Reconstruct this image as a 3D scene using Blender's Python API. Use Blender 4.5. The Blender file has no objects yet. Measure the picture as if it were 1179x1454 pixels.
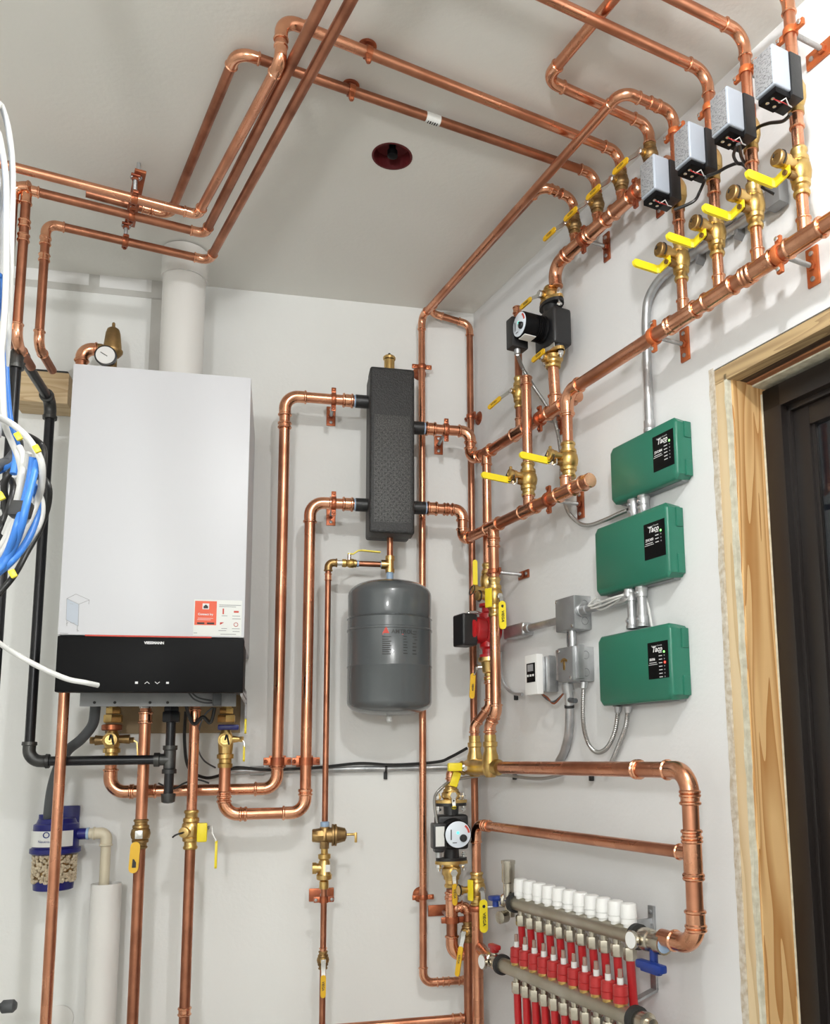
import bpy, bmesh, math, random
from mathutils import Vector as V, Matrix
random.seed(7)
# ------------------------------------------------------------------ survey of the room
W_, H_ = 1179, 1454
F_, YAW, PIT, ROLL, TH, PY_, PX_ = 1254.70, .23109624, .14658458, -.01278235, -.26693878, 885.85, 688.75
def _cam():
    cy, sy, cp, sp = math.cos(YAW), math.sin(YAW), math.cos(PIT), math.sin(PIT)
    f = V((sy*cp, cy*cp, sp)); r0 = V((cy, -sy, 0)); u0 = r0.cross(f)
    c, s = math.cos(ROLL), math.sin(ROLL)
    return r0*c+u0*s, -r0*s+u0*c, f
RR, UU, FF = _cam()
UD = V((-math.sin(TH), -math.cos(TH), 0))     # along the right wall, towards the camera
ND = V((-math.cos(TH), math.sin(TH), 0))      # out of the right wall into the room
XD, YD, ZD = V((1,0,0)), V((0,-1,0)), V((0,0,1))   # YD = out of the back wall
DIR = {'x': XD, 'y': YD, 'z': ZD, 'u': UD, 'n': ND}
CZ, CEIL = 1.35, 2.70
def ray(px, py): return FF + RR*((px-PX_)/F_) - UU*((py-PY_)/F_)
_d = ray(672.5, 445.5); CAM = V((0,0,CEIL)) - _d*((CEIL-CZ)/_d.z)
def plane(px, py, n, off):
    r = ray(px, py); return CAM + r*((off-CAM.dot(n))/r.dot(n))
def B(px, py, d=0): return plane(px, py, YD, d)       # point at distance d from the back wall
def R(px, py, d=0): return plane(px, py, ND, d)       # point at distance d from the right wall
def C(px, py, d=0): return plane(px, py, ZD, CEIL-d)  # point at distance d below the ceiling
def al(P, ax, px=None, py=None):
    D = DIR[ax] if isinstance(ax, str) else ax
    v = (px-PX_) if py is None else (py-PY_)
    def nd(t):
        w = P+D*t-CAM; return F_*(w.dot(RR) if py is None else -w.dot(UU)) - v*w.dot(FF)
    a0 = nd(0); a1 = nd(1); return P + D*(-a0/(a1-a0))
def uz(P): return P.dot(UD), P.dot(ND), P.z
def bk(x, d, z): return V((x, -d, z))
def rt(u, n, z): return UD*u + ND*n + ZD*z
def setz(P, z): return V((P.x, P.y, z))
# ------------------------------------------------------------------ materials
def mat(name, col, rough=.5, metal=0, col2=None, nscale=8, nstretch=(1,1,1), bump=0, bscale=60, lo=.35, hi=.65, coat=0, r2=None, spec=.5, detail=4, extra=None):
    m = bpy.data.materials.new(name); m.use_nodes = True
    nt = m.node_tree; bs = nt.nodes['Principled BSDF']
    bs.inputs['Base Color'].default_value = (*col, 1); bs.inputs['Roughness'].default_value = rough
    bs.inputs['Metallic'].default_value = metal; bs.inputs['Coat Weight'].default_value = coat
    bs.inputs['Specular IOR Level'].default_value = spec
    tc = nt.nodes.new('ShaderNodeTexCoord')
    if col2 or r2 is not None:
        mp = nt.nodes.new('ShaderNodeMapping'); mp.inputs['Scale'].default_value = nstretch
        nt.links.new(tc.outputs['Object'], mp.inputs['Vector'])
        nz = nt.nodes.new('ShaderNodeTexNoise'); nz.inputs['Scale'].default_value = nscale; nz.inputs['Detail'].default_value = detail
        nt.links.new(mp.outputs['Vector'], nz.inputs['Vector'])
        rp = nt.nodes.new('ShaderNodeValToRGB'); rp.color_ramp.elements[0].position = lo; rp.color_ramp.elements[1].position = hi
        rp.color_ramp.elements[0].color = (*col, 1); rp.color_ramp.elements[1].color = (*(col2 or col), 1)
        nt.links.new(nz.outputs['Fac'], rp.inputs['Fac']); nt.links.new(rp.outputs['Color'], bs.inputs['Base Color'])
        if r2 is not None:
            mr = nt.nodes.new('ShaderNodeMapRange'); mr.inputs['From Min'].default_value = lo; mr.inputs['From Max'].default_value = hi
            mr.inputs['To Min'].default_value = rough; mr.inputs['To Max'].default_value = r2
            nt.links.new(nz.outputs['Fac'], mr.inputs['Value']); nt.links.new(mr.outputs['Result'], bs.inputs['Roughness'])
    if bump:
        nb = nt.nodes.new('ShaderNodeTexNoise'); nb.inputs['Scale'].default_value = bscale; nb.inputs['Detail'].default_value = 3
        nt.links.new(tc.outputs['Object'], nb.inputs['Vector'])
        b = nt.nodes.new('ShaderNodeBump'); b.inputs['Strength'].default_value = bump; b.inputs['Distance'].default_value = .002
        nt.links.new(nb.outputs['Fac'], b.inputs['Height']); nt.links.new(b.outputs['Normal'], bs.inputs['Normal'])
    return m
MT = {}
MT['copper'] = mat('copper_tube', (.70,.33,.20), .25, 1, (.42,.17,.095), 9, lo=.42, hi=.72, r2=.42)
MT['copper_dull'] = mat('weathered_copper_tube', (.50,.215,.125), .32, 1, (.27,.11,.065), 14, lo=.35, hi=.7, r2=.5)
MT['fit'] = mat('copper_fitting', (.82,.42,.26), .18, 1, (.54,.24,.135), 22, lo=.4, hi=.75, r2=.34)
MT['strap'] = mat('coppered_strap', (.50,.16,.07), .38, .8, (.30,.09,.05), 30)
MT['strap_orange'] = mat('orange_strap', (.62,.17,.05), .42, .45, (.45,.12,.04), 30)
MT['brass'] = mat('brass', (.72,.50,.20), .28, 1, (.50,.33,.11), 25, r2=.4)
MT['bronze'] = mat('bronze', (.42,.27,.11), .38, 1, (.26,.17,.08), 25, r2=.5)
MT['chrome'] = mat('chromed_steel', (.72,.72,.70), .22, 1)
MT['nickel'] = mat('nickel_plate', (.62,.58,.50), .27, 1, (.48,.44,.36), 14)
MT['steel_bar'] = mat('brushed_steel_bar', (.55,.52,.45), .42, 1, (.44,.40,.31), 12)
MT['galv'] = mat('galvanised_steel', (.62,.63,.64), .36, .9, (.38,.39,.40), 18, r2=.5)
MT['galv_dark'] = mat('grey_zinc_sheet', (.30,.305,.31), .5, .55, (.23,.235,.24), 14)
MT['iron'] = mat('black_iron_pipe', (.012,.012,.014), .3, .3)
MT['iron_fit'] = mat('grey_iron_fitting', (.10,.10,.095), .42, .8, (.05,.05,.05), 30, bump=.4)
MT['blackp'] = mat('black_plastic', (.014,.014,.015), .42, bump=.12, bscale=300)
MT['blackg'] = mat('glossy_black_glass', (.0035,.0035,.004), .5, spec=.12)
MT['epp'] = mat('black_insulation_foam', (.016,.016,.016), .5, col2=(.03,.03,.03), nscale=260, lo=.45, hi=.6, bump=.9, bscale=260)
MT['eppface'] = mat('speckled_insulation_foam', (.022,.022,.022), .36, col2=(.085,.085,.08), nscale=330, lo=.42, hi=.62, bump=.9, bscale=330, detail=1)
MT['tank'] = mat('grey_tank_enamel', (.085,.095,.10), .26, .0, coat=.4)
MT['whitem'] = mat('white_enamel', (.595,.60,.625), .42)
MT['whitep'] = mat('white_plastic', (.82,.82,.80), .4)
MT['pvc'] = mat('white_pvc', (.74,.73,.70), .35)
MT['cpvc'] = mat('cream_cpvc', (.62,.56,.42), .4)
MT['green'] = mat('green_plastic', (.018,.15,.095), .34, bump=.1, bscale=500)
MT['yellow'] = mat('yellow_vinyl', (.85,.68,.02), .42)
MT['amber'] = mat('amber_vinyl', (.72,.42,.01), .45)
MT['red'] = mat('red_enamel', (.42,.012,.015), .3)
MT['pex'] = mat('red_pex_tube', (.42,.014,.017), .28)
MT['sight'] = mat('tinted_sight_tube', (.30,.20,.16), .15)
MT['redp'] = mat('red_plastic', (.38,.02,.02), .35)
MT['pink'] = mat('dark_red_flange_face', (.10,.006,.008), .6)
MT['bluep'] = mat('blue_plastic', (.01,.035,.22), .35)
MT['navy'] = mat('navy_plastic', (.006,.008,.14), .35)
MT['lightblue'] = mat('light_blue_ring', (.30,.42,.58), .5)
MT['bluec'] = mat('blue_cable_jacket', (.045,.20,.62), .4)
MT['whitec'] = mat('white_cable_jacket', (.58,.58,.56), .42)
MT['blackc'] = mat('black_cable_jacket', (.012,.012,.012), .4)
MT['greyc'] = mat('grey_hose', (.07,.075,.08), .5)
MT['armour'] = mat('armoured_cable', (.46,.46,.45), .35, 1)
MT['paper'] = mat('paper_label', (.72,.73,.70), .6)
MT['aluface'] = mat('printed_aluminium', (.33,.34,.35), .45, .2, (.14,.14,.15), 240, nstretch=(1,1,2.5), lo=.5, hi=.62, detail=2)
MT['alu'] = mat('light_grey_cover', (.40,.44,.50), .45, .1)
MT['ink'] = mat('black_ink', (.02,.02,.02), .6)
MT['inkgrey'] = mat('grey_ink', (.30,.30,.31), .6)
MT['inkwhite'] = mat('white_ink', (.75,.75,.75), .6)
MT['inkred'] = mat('red_ink', (.55,.06,.04), .6)
MT['orange'] = mat('orange_red_print', (.72,.10,.04), .5)
MT['beads'] = mat('marble_chip_beads', (.66,.57,.42), .6, col2=(.45,.36,.24), nscale=120)
MT['glassy'] = mat('white_dial', (.72,.78,.85), .25)
MT['window_frame'] = mat('dark_brown_window_frame', (.012,.009,.008), .35)
MT['frost'] = mat('clear_plastic', (.65,.66,.64), .15)
def emis(name, col, s):
    m = bpy.data.materials.new(name); m.use_nodes = True; b = m.node_tree.nodes['Principled BSDF']
    b.inputs['Base Color'].default_value = (*col,1); b.inputs['Emission Color'].default_value = (*col,1); b.inputs['Emission Strength'].default_value = s
    return m
MT['led_green'] = emis('green_led', (.2,.9,.15), 3); MT['led_red'] = emis('red_led', (.9,.05,.03), 3)
MT['screen'] = emis('teal_pump_led', (.1,.8,.6), 1.2); MT['bulb'] = emis('lit_bulb', (1,.96,.9), 12)
def wallmat(name, base, patch):
    m = mat(name, base, .62, bump=.25, bscale=90, spec=.25)
    nt = m.node_tree; bs = nt.nodes['Principled BSDF']; tc = nt.nodes['Texture Coordinate']
    n1 = nt.nodes.new('ShaderNodeTexNoise'); n1.inputs['Scale'].default_value = 1.6; n1.inputs['Detail'].default_value = 5
    nt.links.new(tc.outputs['Object'], n1.inputs['Vector'])
    rp = nt.nodes.new('ShaderNodeValToRGB'); rp.color_ramp.elements[0].position = .38; rp.color_ramp.elements[1].position = .66
    rp.color_ramp.elements[0].color = (*base, 1); rp.color_ramp.elements[1].color = (*patch, 1)
    nt.links.new(n1.outputs['Fac'], rp.inputs['Fac']); nt.links.new(rp.outputs['Color'], bs.inputs['Base Color'])
    return m
MT['wall'] = wallmat('painted_drywall', (.745,.75,.725), (.79,.795,.775))
MT['wall2'] = wallmat('primed_drywall', (.700,.705,.70), (.745,.75,.745))
MT['ceil'] = wallmat('ceiling_drywall', (.735,.725,.675), (.775,.765,.72))
MT['mud'] = mat('joint_compound', (.76,.755,.74), .7)
MT['mudgrey'] = mat('bare_board_paper', (.50,.49,.46), .75, col2=(.56,.55,.52), nscale=12)
MT['floor'] = mat('concrete_floor', (.50,.49,.46), .7, col2=(.56,.55,.52), nscale=3)
def wood(name, c1, c2, scale, axis='X'):
    m = bpy.data.materials.new(name); m.use_nodes = True; nt = m.node_tree; bs = nt.nodes['Principled BSDF']; bs.inputs['Roughness'].default_value = .6
    tc = nt.nodes.new('ShaderNodeTexCoord'); mp = nt.nodes.new('ShaderNodeMapping')
    rz = math.atan2(UD.y, UD.x) if axis == 'R' else 0
    mp.inputs['Rotation'].default_value = (0,0,-rz)
    nt.links.new(tc.outputs['Object'], mp.inputs['Vector'])
    mp2 = nt.nodes.new('ShaderNodeMapping'); mp2.inputs['Scale'].default_value = scale
    nt.links.new(mp.outputs['Vector'], mp2.inputs['Vector'])
    nz = nt.nodes.new('ShaderNodeTexNoise'); nz.inputs['Scale'].default_value = 1.0; nz.inputs['Detail'].default_value = 2; nz.inputs['Distortion'].default_value = .6
    nt.links.new(mp2.outputs['Vector'], nz.inputs['Vector'])
    mul = nt.nodes.new('ShaderNodeMath'); mul.operation = 'MULTIPLY'; mul.inputs[1].default_value = 11
    fr = nt.nodes.new('ShaderNodeMath'); fr.operation = 'FRACT'
    nt.links.new(nz.outputs['Fac'], mul.inputs[0]); nt.links.new(mul.outputs[0], fr.inputs[0])
    rp = nt.nodes.new('ShaderNodeValToRGB'); rp.color_ramp.elements[0].color = (*c1,1); rp.color_ramp.elements[1].color = (*c2,1)
    rp.color_ramp.elements[0].position = .25; rp.color_ramp.elements[1].position = .95
    nt.links.new(fr.outputs[0], rp.inputs['Fac']); nt.links.new(rp.outputs['Color'], bs.inputs['Base Color'])
    return m
MT['pine'] = wood('pine_board', (.66,.42,.19), (.42,.20,.06), (13, 13, .85), 'R')
MT['pine_pale'] = wood('pale_pine_edge', (.66,.52,.32), (.55,.40,.22), (12, 12, .8), 'R')
MT['header_wood'] = wood('header_lumber', (.46,.33,.17), (.30,.20,.10), (1.0, 14, 14), 'R')
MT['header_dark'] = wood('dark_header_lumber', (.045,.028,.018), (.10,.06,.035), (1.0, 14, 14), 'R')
MT['header_red'] = wood('red_brown_lumber', (.36,.15,.06), (.24,.09,.04), (1.0, 20, 20), 'R')
MT['block'] = wood('pine_block', (.58,.44,.26), (.46,.32,.17), (1.5, 14, 14))
MT['ply'] = mat('plywood_back_board', (.34,.25,.14), .6, col2=(.27,.19,.10), nscale=10)
MT['foam'] = mat('spray_foam', (.66,.64,.52), .8, col2=(.50,.47,.36), nscale=60, bump=.8, bscale=80)
MT['osb'] = mat('torn_board_edge', (.45,.38,.28), .8, col2=(.62,.58,.50), nscale=90)
m = bpy.data.materials.new('window_glass'); m.use_nodes = True; b = m.node_tree.nodes['Principled BSDF']
b.inputs['Base Color'].default_value = (.8,.85,.85,1); b.inputs['Roughness'].default_value = .02; b.inputs['Transmission Weight'].default_value = 1; b.inputs['IOR'].default_value = 1.45
MT['glass'] = m
# ------------------------------------------------------------------ mesh building
COL = bpy.context.scene.collection
ORG = {}
NTH = ['first','second','third','fourth','fifth','sixth','seventh','eighth','ninth','tenth','eleventh']
def ortho(d):
    d = d.normalized(); a = V((0,0,1)) if abs(d.z) < .9 else V((1,0,0))
    x = d.cross(a).normalized(); return x, d.cross(x).normalized()
class M:
    def __init__(s): s.v = []; s.f = []
    def add(s, vs, fs):
        o = len(s.v); s.v += [V(p) for p in vs]; s.f += [tuple(i+o for i in f) for f in fs]; return s
    def tube(s, pts, r, seg=14, cap=True):
        pts = [V(p) for p in pts]; n = len(pts); rs = r if isinstance(r, (list, tuple)) else [r]*n
        tg = []
        for i in range(n):
            j = i
            a = pts[min(i+1, n-1)]-pts[max(i-1, 0)]
            if a.length < 1e-9: a = pts[min(i+2, n-1)]-pts[max(i-2, 0)]
            tg.append(a.normalized())
        x, y = ortho(tg[0]); vs = []; fs = []
        for i in range(n):
            if i:
                x = (x - tg[i]*x.dot(tg[i])).normalized(); y = tg[i].cross(x)
            for k in range(seg):
                a = 2*math.pi*k/seg; vs.append(pts[i]+(x*math.cos(a)+y*math.sin(a))*rs[i])
        for i in range(n-1):
            for k in range(seg):
                k2 = (k+1) % seg; fs.append((i*seg+k, i*seg+k2, (i+1)*seg+k2, (i+1)*seg+k))
        if cap: fs.append(tuple(range(seg))[::-1]); fs.append(tuple((n-1)*seg+k for k in range(seg)))
        return s.add(vs, fs)
    def cyl(s, a, b, r, r2=None, seg=16): return s.tube([a, b], [r, r if r2 is None else r2], seg)
    def lathe(s, o, ax, prof, seg=18): # prof: (t, r)
        ax = V(ax).normalized(); x, y = ortho(ax); o = V(o); vs = []; fs = []; n = len(prof)
        for t, r in prof:
            for k in range(seg):
                a = 2*math.pi*k/seg; vs.append(o+ax*t+(x*math.cos(a)+y*math.sin(a))*max(r, 1e-5))
        for i in range(n-1):
            for k in range(seg):
                k2 = (k+1) % seg; fs.append((i*seg+k, i*seg+k2, (i+1)*seg+k2, (i+1)*seg+k))
        if prof[0] != prof[-1]:
            fs.append(tuple(range(seg))[::-1]); fs.append(tuple((n-1)*seg+k for k in range(seg)))
        return s.add(vs, fs)
    def box(s, c, X, Y, Z, sx, sy, sz, bev=0, seg=2):
        bm = bmesh.new(); bmesh.ops.create_cube(bm, size=1)
        for v in bm.verts: v.co = V((v.co.x*sx, v.co.y*sy, v.co.z*sz))
        if bev: bmesh.ops.bevel(bm, geom=list(bm.edges), offset=bev, segments=seg, profile=.6, affect='EDGES')
        X, Y, Z, c = V(X), V(Y), V(Z), V(c)
        bm.verts.index_update()
        vs = [c+X*v.co.x+Y*v.co.y+Z*v.co.z for v in bm.verts]; fs = [tuple(v.index for v in f.verts) for f in bm.faces]
        bm.free(); return s.add(vs, fs)
    def prism(s, poly, o, X, Y, Z, h): # poly in X,Y; extruded along Z
        o, X, Y, Z = V(o), V(X), V(Y), V(Z); n = len(poly)
        vs = [o+X*a+Y*b for a, b in poly]+[o+X*a+Y*b+Z*h for a, b in poly]
        fs = [tuple(range(n))[::-1], tuple(range(n, 2*n))]+[(i, (i+1) % n, n+(i+1) % n, n+i) for i in range(n)]
        return s.add(vs, fs)
    def ball(s, c, r, seg=12, sc=(1,1,1)):
        n = seg//2; vs = []; fs = []
        for i in range(n+1):
            t = math.pi*i/n
            for k in range(seg):
                a = 2*math.pi*k/seg; vs.append(V(c)+V((math.sin(t)*math.cos(a)*r*sc[0], math.sin(t)*math.sin(a)*r*sc[1], math.cos(t)*r*sc[2])))
        for i in range(n):
            for k in range(seg):
                k2 = (k+1) % seg; fs.append((i*seg+k, i*seg+k2, (i+1)*seg+k2, (i+1)*seg+k))
        return s.add(vs, fs)
    def torus(s, c, ax, Rm, r, seg=20, s2=8, a0=0, a1=2*math.pi):
        x, y = ortho(V(ax)); full = abs(a1-a0-2*math.pi) < 1e-6; n = seg
        pts = [V(c)+(x*math.cos(a0+(a1-a0)*i/n)+y*math.sin(a0+(a1-a0)*i/n))*Rm for i in range(n+1)]
        return s.tube(pts, r, s2)
    def hexa(s, o, ax, L, r): return s.lathe(o, ax, [(0,r*.93),(L*.12,r),(L*.88,r),(L,r*.93)], 6)
    def ribbon(s, pts, wd, w, t, taper=True):
        pts = [V(p) for p in pts]; wd = V(wd).normalized(); n = len(pts); vs = []; fs = []
        for i, p in enumerate(pts):
            a = (pts[min(i+1, n-1)]-pts[max(i-1, 0)]).normalized(); nn = a.cross(wd).normalized(); ww = w[i] if isinstance(w, (list, tuple)) else w
            for sx, sy in ((-1,-1),(1,-1),(1,1),(-1,1)): vs.append(p+wd*(sx*ww/2)+nn*(sy*t/2))
        for i in range(n-1):
            for k in range(4):
                k2 = (k+1) % 4; fs.append((i*4+k, i*4+k2, (i+1)*4+k2, (i+1)*4+k))
        fs.append((3,2,1,0)); fs.append(tuple((n-1)*4+k for k in range(4)))
        return s.add(vs, fs)
    def stadium(s, a, b, wd, w, t, seg=6): # flat plate with round ends from a to b
        a, b, wd = V(a), V(b), V(wd).normalized(); d = (b-a); L = d.length; d.normalize(); nn = d.cross(wd).normalized(); r = w/2
        poly = []
        for i in range(seg+1):
            t_ = -math.pi/2+math.pi*i/seg; poly.append((L-r+math.cos(t_)*r, math.sin(t_)*r))
        for i in range(seg+1):
            t_ = math.pi/2+math.pi*i/seg; poly.append((r+math.cos(t_)*r, math.sin(t_)*r))
        return s.prism(poly, a-nn*(t/2), d, wd, nn, t)
    def text(s, body, o, X, Y, size, depth=.0004, shear=0, bold=0, align='LEFT', fn=None):
        cu = bpy.data.curves.new('t', 'FONT'); cu.body = body; cu.size = size; cu.extrude = 0; cu.shear = shear; cu.offset = bold; cu.align_x = align; cu.resolution_u = 2
        ob = bpy.data.objects.new('t', cu); COL.objects.link(ob); dg = bpy.context.evaluated_depsgraph_get()
        me = bpy.data.meshes.new_from_object(ob.evaluated_get(dg))
        X, Y, o = V(X), V(Y), V(o)
        vs = [(fn(v.co.x, v.co.y) if fn else o+X*v.co.x+Y*v.co.y) for v in me.vertices]
        s.add(vs, [tuple(p.vertices) for p in me.polygons])
        bpy.data.objects.remove(ob); bpy.data.curves.remove(cu); bpy.data.meshes.remove(me); return s
    def obj(s, name, material, parent=None, label=None, flat=False):
        o0 = ORG.get(parent.name, V((0,0,0))) if parent else V((0,0,0))
        me = bpy.data.meshes.new(name); me.from_pydata([tuple(p-o0) for p in s.v], [], s.f)
        me.materials.append(MT[material] if isinstance(material, str) else material)
        bm = bmesh.new(); bm.from_mesh(me); bmesh.ops.recalc_face_normals(bm, faces=list(bm.faces)); bm.to_mesh(me); bm.free()
        if not flat:
            for p in me.polygons: p.use_smooth = True
            me.set_sharp_from_angle(angle=math.radians(38))
        ob = bpy.data.objects.new(name, me); COL.objects.link(ob)
        if parent: ob.parent = parent; ORG[ob.name] = o0
        if label: ob['label'] = label
        return ob
def T(name, label, cat, loc, group=None):
    o = bpy.data.objects.new(name, None); COL.objects.link(o); o.location = loc; o.empty_display_size = .02
    o['label'] = label; o['category'] = cat; ORG[o.name] = V(loc)
    if group: o['group'] = group
    return o
def top(ob, label, cat, group=None):
    ob['label'] = label; ob['category'] = cat
    if group: ob['group'] = group
    return ob
def struct(ob): ob['kind'] = 'structure'; return ob
# ------------------------------------------------------------------ pipework
R1, R34, R12 = .0145, .0100, .0078
def fitprof(L, r, e=None):
    e = e or r*.42
    return [(0,r*.99),(0,1.16*r),(e*.35,1.3*r),(e*.8,1.3*r),(e*1.15,1.13*r),(L-e*1.15,1.13*r),(L-e*.8,1.3*r),(L-e*.35,1.3*r),(L,1.16*r),(L,r*.99)]
def elbow(par, p, a, b, r, Rb=None, Ls=None, m='fit'):
    a, b = a.normalized(), b.normalized(); ang = a.angle(b); Rb = Rb or r*2.3; Ls = Ls or r*1.5; tr = Rb*math.tan(ang/2); e = r*.42
    pts = []; rs = []
    for t, k in ((0,.99),(0.0001,1.16),(e*.35,1.3),(e*.8,1.3),(e*1.15,1.13),(Ls,1.13)): pts.append(p-a*(tr+Ls-t)); rs.append(r*k)
    ctr = p-a*tr + (b-a*a.dot(b)).normalized()*Rb; v0 = (p-a*tr)-ctr; ax = a.cross(b).normalized(); n = max(3, int(ang/ (math.pi/2)*9))
    for i in range(1, n+1):
        pts.append(ctr+Matrix.Rotation(ang*i/n, 3, ax) @ v0); rs.append(r*1.13)
    for t, k in ((Ls-e*1.15,1.13),(Ls-e*.8,1.3),(Ls-e*.35,1.3),(Ls-.0001,1.16),(Ls,.99)): pts.append(p+b*(tr+t)); rs.append(r*k)
    M().tube(pts, rs, 18).obj('elbow', m, par)
    return tr+Ls
def run(par, pts, r, m='copper', fm='fit', Rb=None, ends=(0,0), Ls=None):
    pts = [V(p) for p in pts]; cut = [ends[0]]+[0]*(len(pts)-2)+[ends[1]]
    for i in range(1, len(pts)-1):
        cut[i] = elbow(par, pts[i], pts[i]-pts[i-1], pts[i+1]-pts[i], r, Rb, Ls, fm)
    for i in range(len(pts)-1):
        d = (pts[i+1]-pts[i]); L = d.length; d.normalize()
        a = pts[i]+d*max(0, cut[i]-r*.5 if i else cut[i]); b = pts[i+1]-d*max(0, cut[i+1]-r*.5 if i < len(pts)-2 else cut[i+1])
        if (b-a).dot(d) > .002: M().cyl(a, b, r, seg=20).obj('pipe', m, par)
def coupling(par, p, ax, r, L=None, m='fit', name='coupling'):
    L = L or r*3.4; ax = V(ax).normalized(); M().lathe(V(p)-ax*(L/2), ax, fitprof(L, r)).obj(name, m, par)
def tee(par, p, ax, r, bd, rb, L=None, Lb=None, m='fit'):
    L = L or max(r*4.6, rb*6); Lb = Lb or r+rb*2.6; ax = V(ax).normalized(); bd = V(bd).normalized(); p = V(p)
    e = rb*.42
    M().lathe(p-ax*(L/2), ax, fitprof(L, r)).lathe(p, bd, [(0,rb*1.13),(Lb-e*1.15,1.13*rb),(Lb-e*.8,1.3*rb),(Lb-e*.35,1.3*rb),(Lb,1.16*rb),(Lb,rb*.99)]).obj('tee', m, par)
def endcap(par, p, ax, r, L=None, m='fit'):
    L = L or r*1.9; e = r*.42
    M().lathe(p, V(ax), [(0,r*.99),(0,1.16*r),(e*.35,1.3*r),(e*.8,1.3*r),(e*1.15,1.15*r),(L-.002,1.17*r),(L,1.05*r),(L,0)]).obj('cap', m, par)
def clamp(label, p, ax, to, dist, r, m='strap', pw=.024, ph=.068, pv=None, ear=None, group=None, rodm='galv', name='pipe_clamp', bell=False, off=0):
    """split ring round a pipe, rod and plate on the surface behind it"""
    p, ax, to = V(p), V(ax).normalized(), V(to).normalized(); ear = V(ear).normalized() if ear else ax.cross(to).normalized(); pv = V(pv) if pv else ZD
    t = T(name, label, 'pipe clamp', p+to*dist, group)
    h = .013
    rg = M().lathe(p-ax*(h/2), ax, [(0,r*1.02),(0,r*1.22),(.002,r*1.3),(h-.002,r*1.3),(h,r*1.22),(h,r*1.02),(0,r*1.02)], 20)
    for s_ in (-1,1):
        c = p+ear*(s_*(r+.011)); rg.box(c, ear, to, ax, .017, .007, h, .002)
    rg.obj('ring', m, t)
    for s_ in (-1,1):
        c = p+ear*(s_*(r+.013)); M().lathe(c-to*.008, to, [(0,.0025),(.001,.0042),(.003,.0042),(.0031,.0022),(.014,.0022)], 10).obj('screw', 'chrome' if m != 'strap' else 'strap', t)
    if bell:
        M().lathe(p+to*(r*1.1), to, [(0,.006),(.004,.007),(max(.005,dist-r*1.1-.010),.007),(max(.006,dist-r*1.1-.007),.011),(dist-r*1.1-.003,.019),(dist-r*1.1-.0004,.021),(dist-r*1.1-.0003,0)]).obj('bell_plate', m, t)
    else:
        rod = M(); L = dist-r*1.1; n = max(2, int(L/.003)); prof = []
        for i in range(n): prof += [(i*L/n, .0042), ((i+.5)*L/n, .0049)]
        rod.lathe(p+to*(r*1.1), to, prof, 10).obj('threaded_rod', rodm, t)
        q = p+to*(dist-.003); ww = pv.cross(to).normalized()
        wp_ = M().box(q, ww, to, pv, pw, .005, ph, .0015).obj('wall_plate', m, t)
        for s_ in (-1,1): M().lathe(q+pv*(s_*ph*.33)-to*.006, to, [(0,.002),(.001,.0045),(.004,.005)], 10).obj('screw', 'galv', wp_)
        M().hexa(q-to*.009, to, .007, .0085).obj('nut', m, t)
    return t
def valve_prof(L, r, k=1.0):
    return [(t*L, q*r*k if q > 1 else q*r) for t, q in [(0,.99),(0,1.18),(.03,1.33),(.07,1.33),(.10,1.16),(.19,1.16),(.21,1.45),(.29,1.5),(.31,1.38),(.36,1.62),(.5,1.78),(.64,1.62),(.69,1.38),(.71,1.5),(.79,1.45),(.81,1.16),(.90,1.16),(.93,1.33),(.97,1.33),(1,1.18),(1,.99)]]
def stemset(t, p, st, r, h, m='chrome'):
    M().lathe(p+st*(r*1.1), st, [(0,r*.85),(h*.35,r*.85),(h*.36,r*.62),(h*.7,r*.62),(h*.71,r*.35),(h,r*.35)]).obj('stem', 'brass', t)
    M().hexa(p+st*(r*1.1+h*.72), st, h*.3, r*.62).obj('stem_nut', m, t)
def lever_valve(label, a, b, r, st, ld, L=.085, m='brass', ym='amber', h=None, group=None, bend=.012, w=.013, off=0, mark=True, cat='valve', name='ball_valve'):
    """in-line ball valve between a and b, stem direction st, lever direction ld"""
    a, b, st, ld = V(a), V(b), V(st).normalized(), V(ld).normalized(); p = (a+b)/2; ax = (b-a).normalized(); h = h or r*2.0
    t = T(name, label, cat, p, group)
    M().lathe(a, ax, valve_prof((b-a).length, r)).obj('body', m, t)
    stemset(t, p, st, r, h)
    wd = st.cross(ld); s0 = p+st*(r*1.1+h*.85)
    M().ribbon([s0-ld*.006, s0+ld*.012, s0+ld*(.026)+st*bend*.6, s0+ld*.034+st*bend], wd, [.012,.011,.010,.010], .0022).obj('lever', 'chrome', t)
    g = s0+ld*.030+st*bend
    gr_ = M().stadium(g, g+ld*L, wd, w, .0045).obj('grip', ym, t)
    if mark:
        M().text('VIEGA', g+ld*(L*.28)+st*.0026-wd*(w*.22), ld, wd, w*.62, bold=.0002).text('VIEGA', g+ld*(L*.80)-st*.0026-wd*(w*.22), -ld, wd, w*.62, bold=.0002).obj('lettering', 'ink', gr_)
    return t
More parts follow.
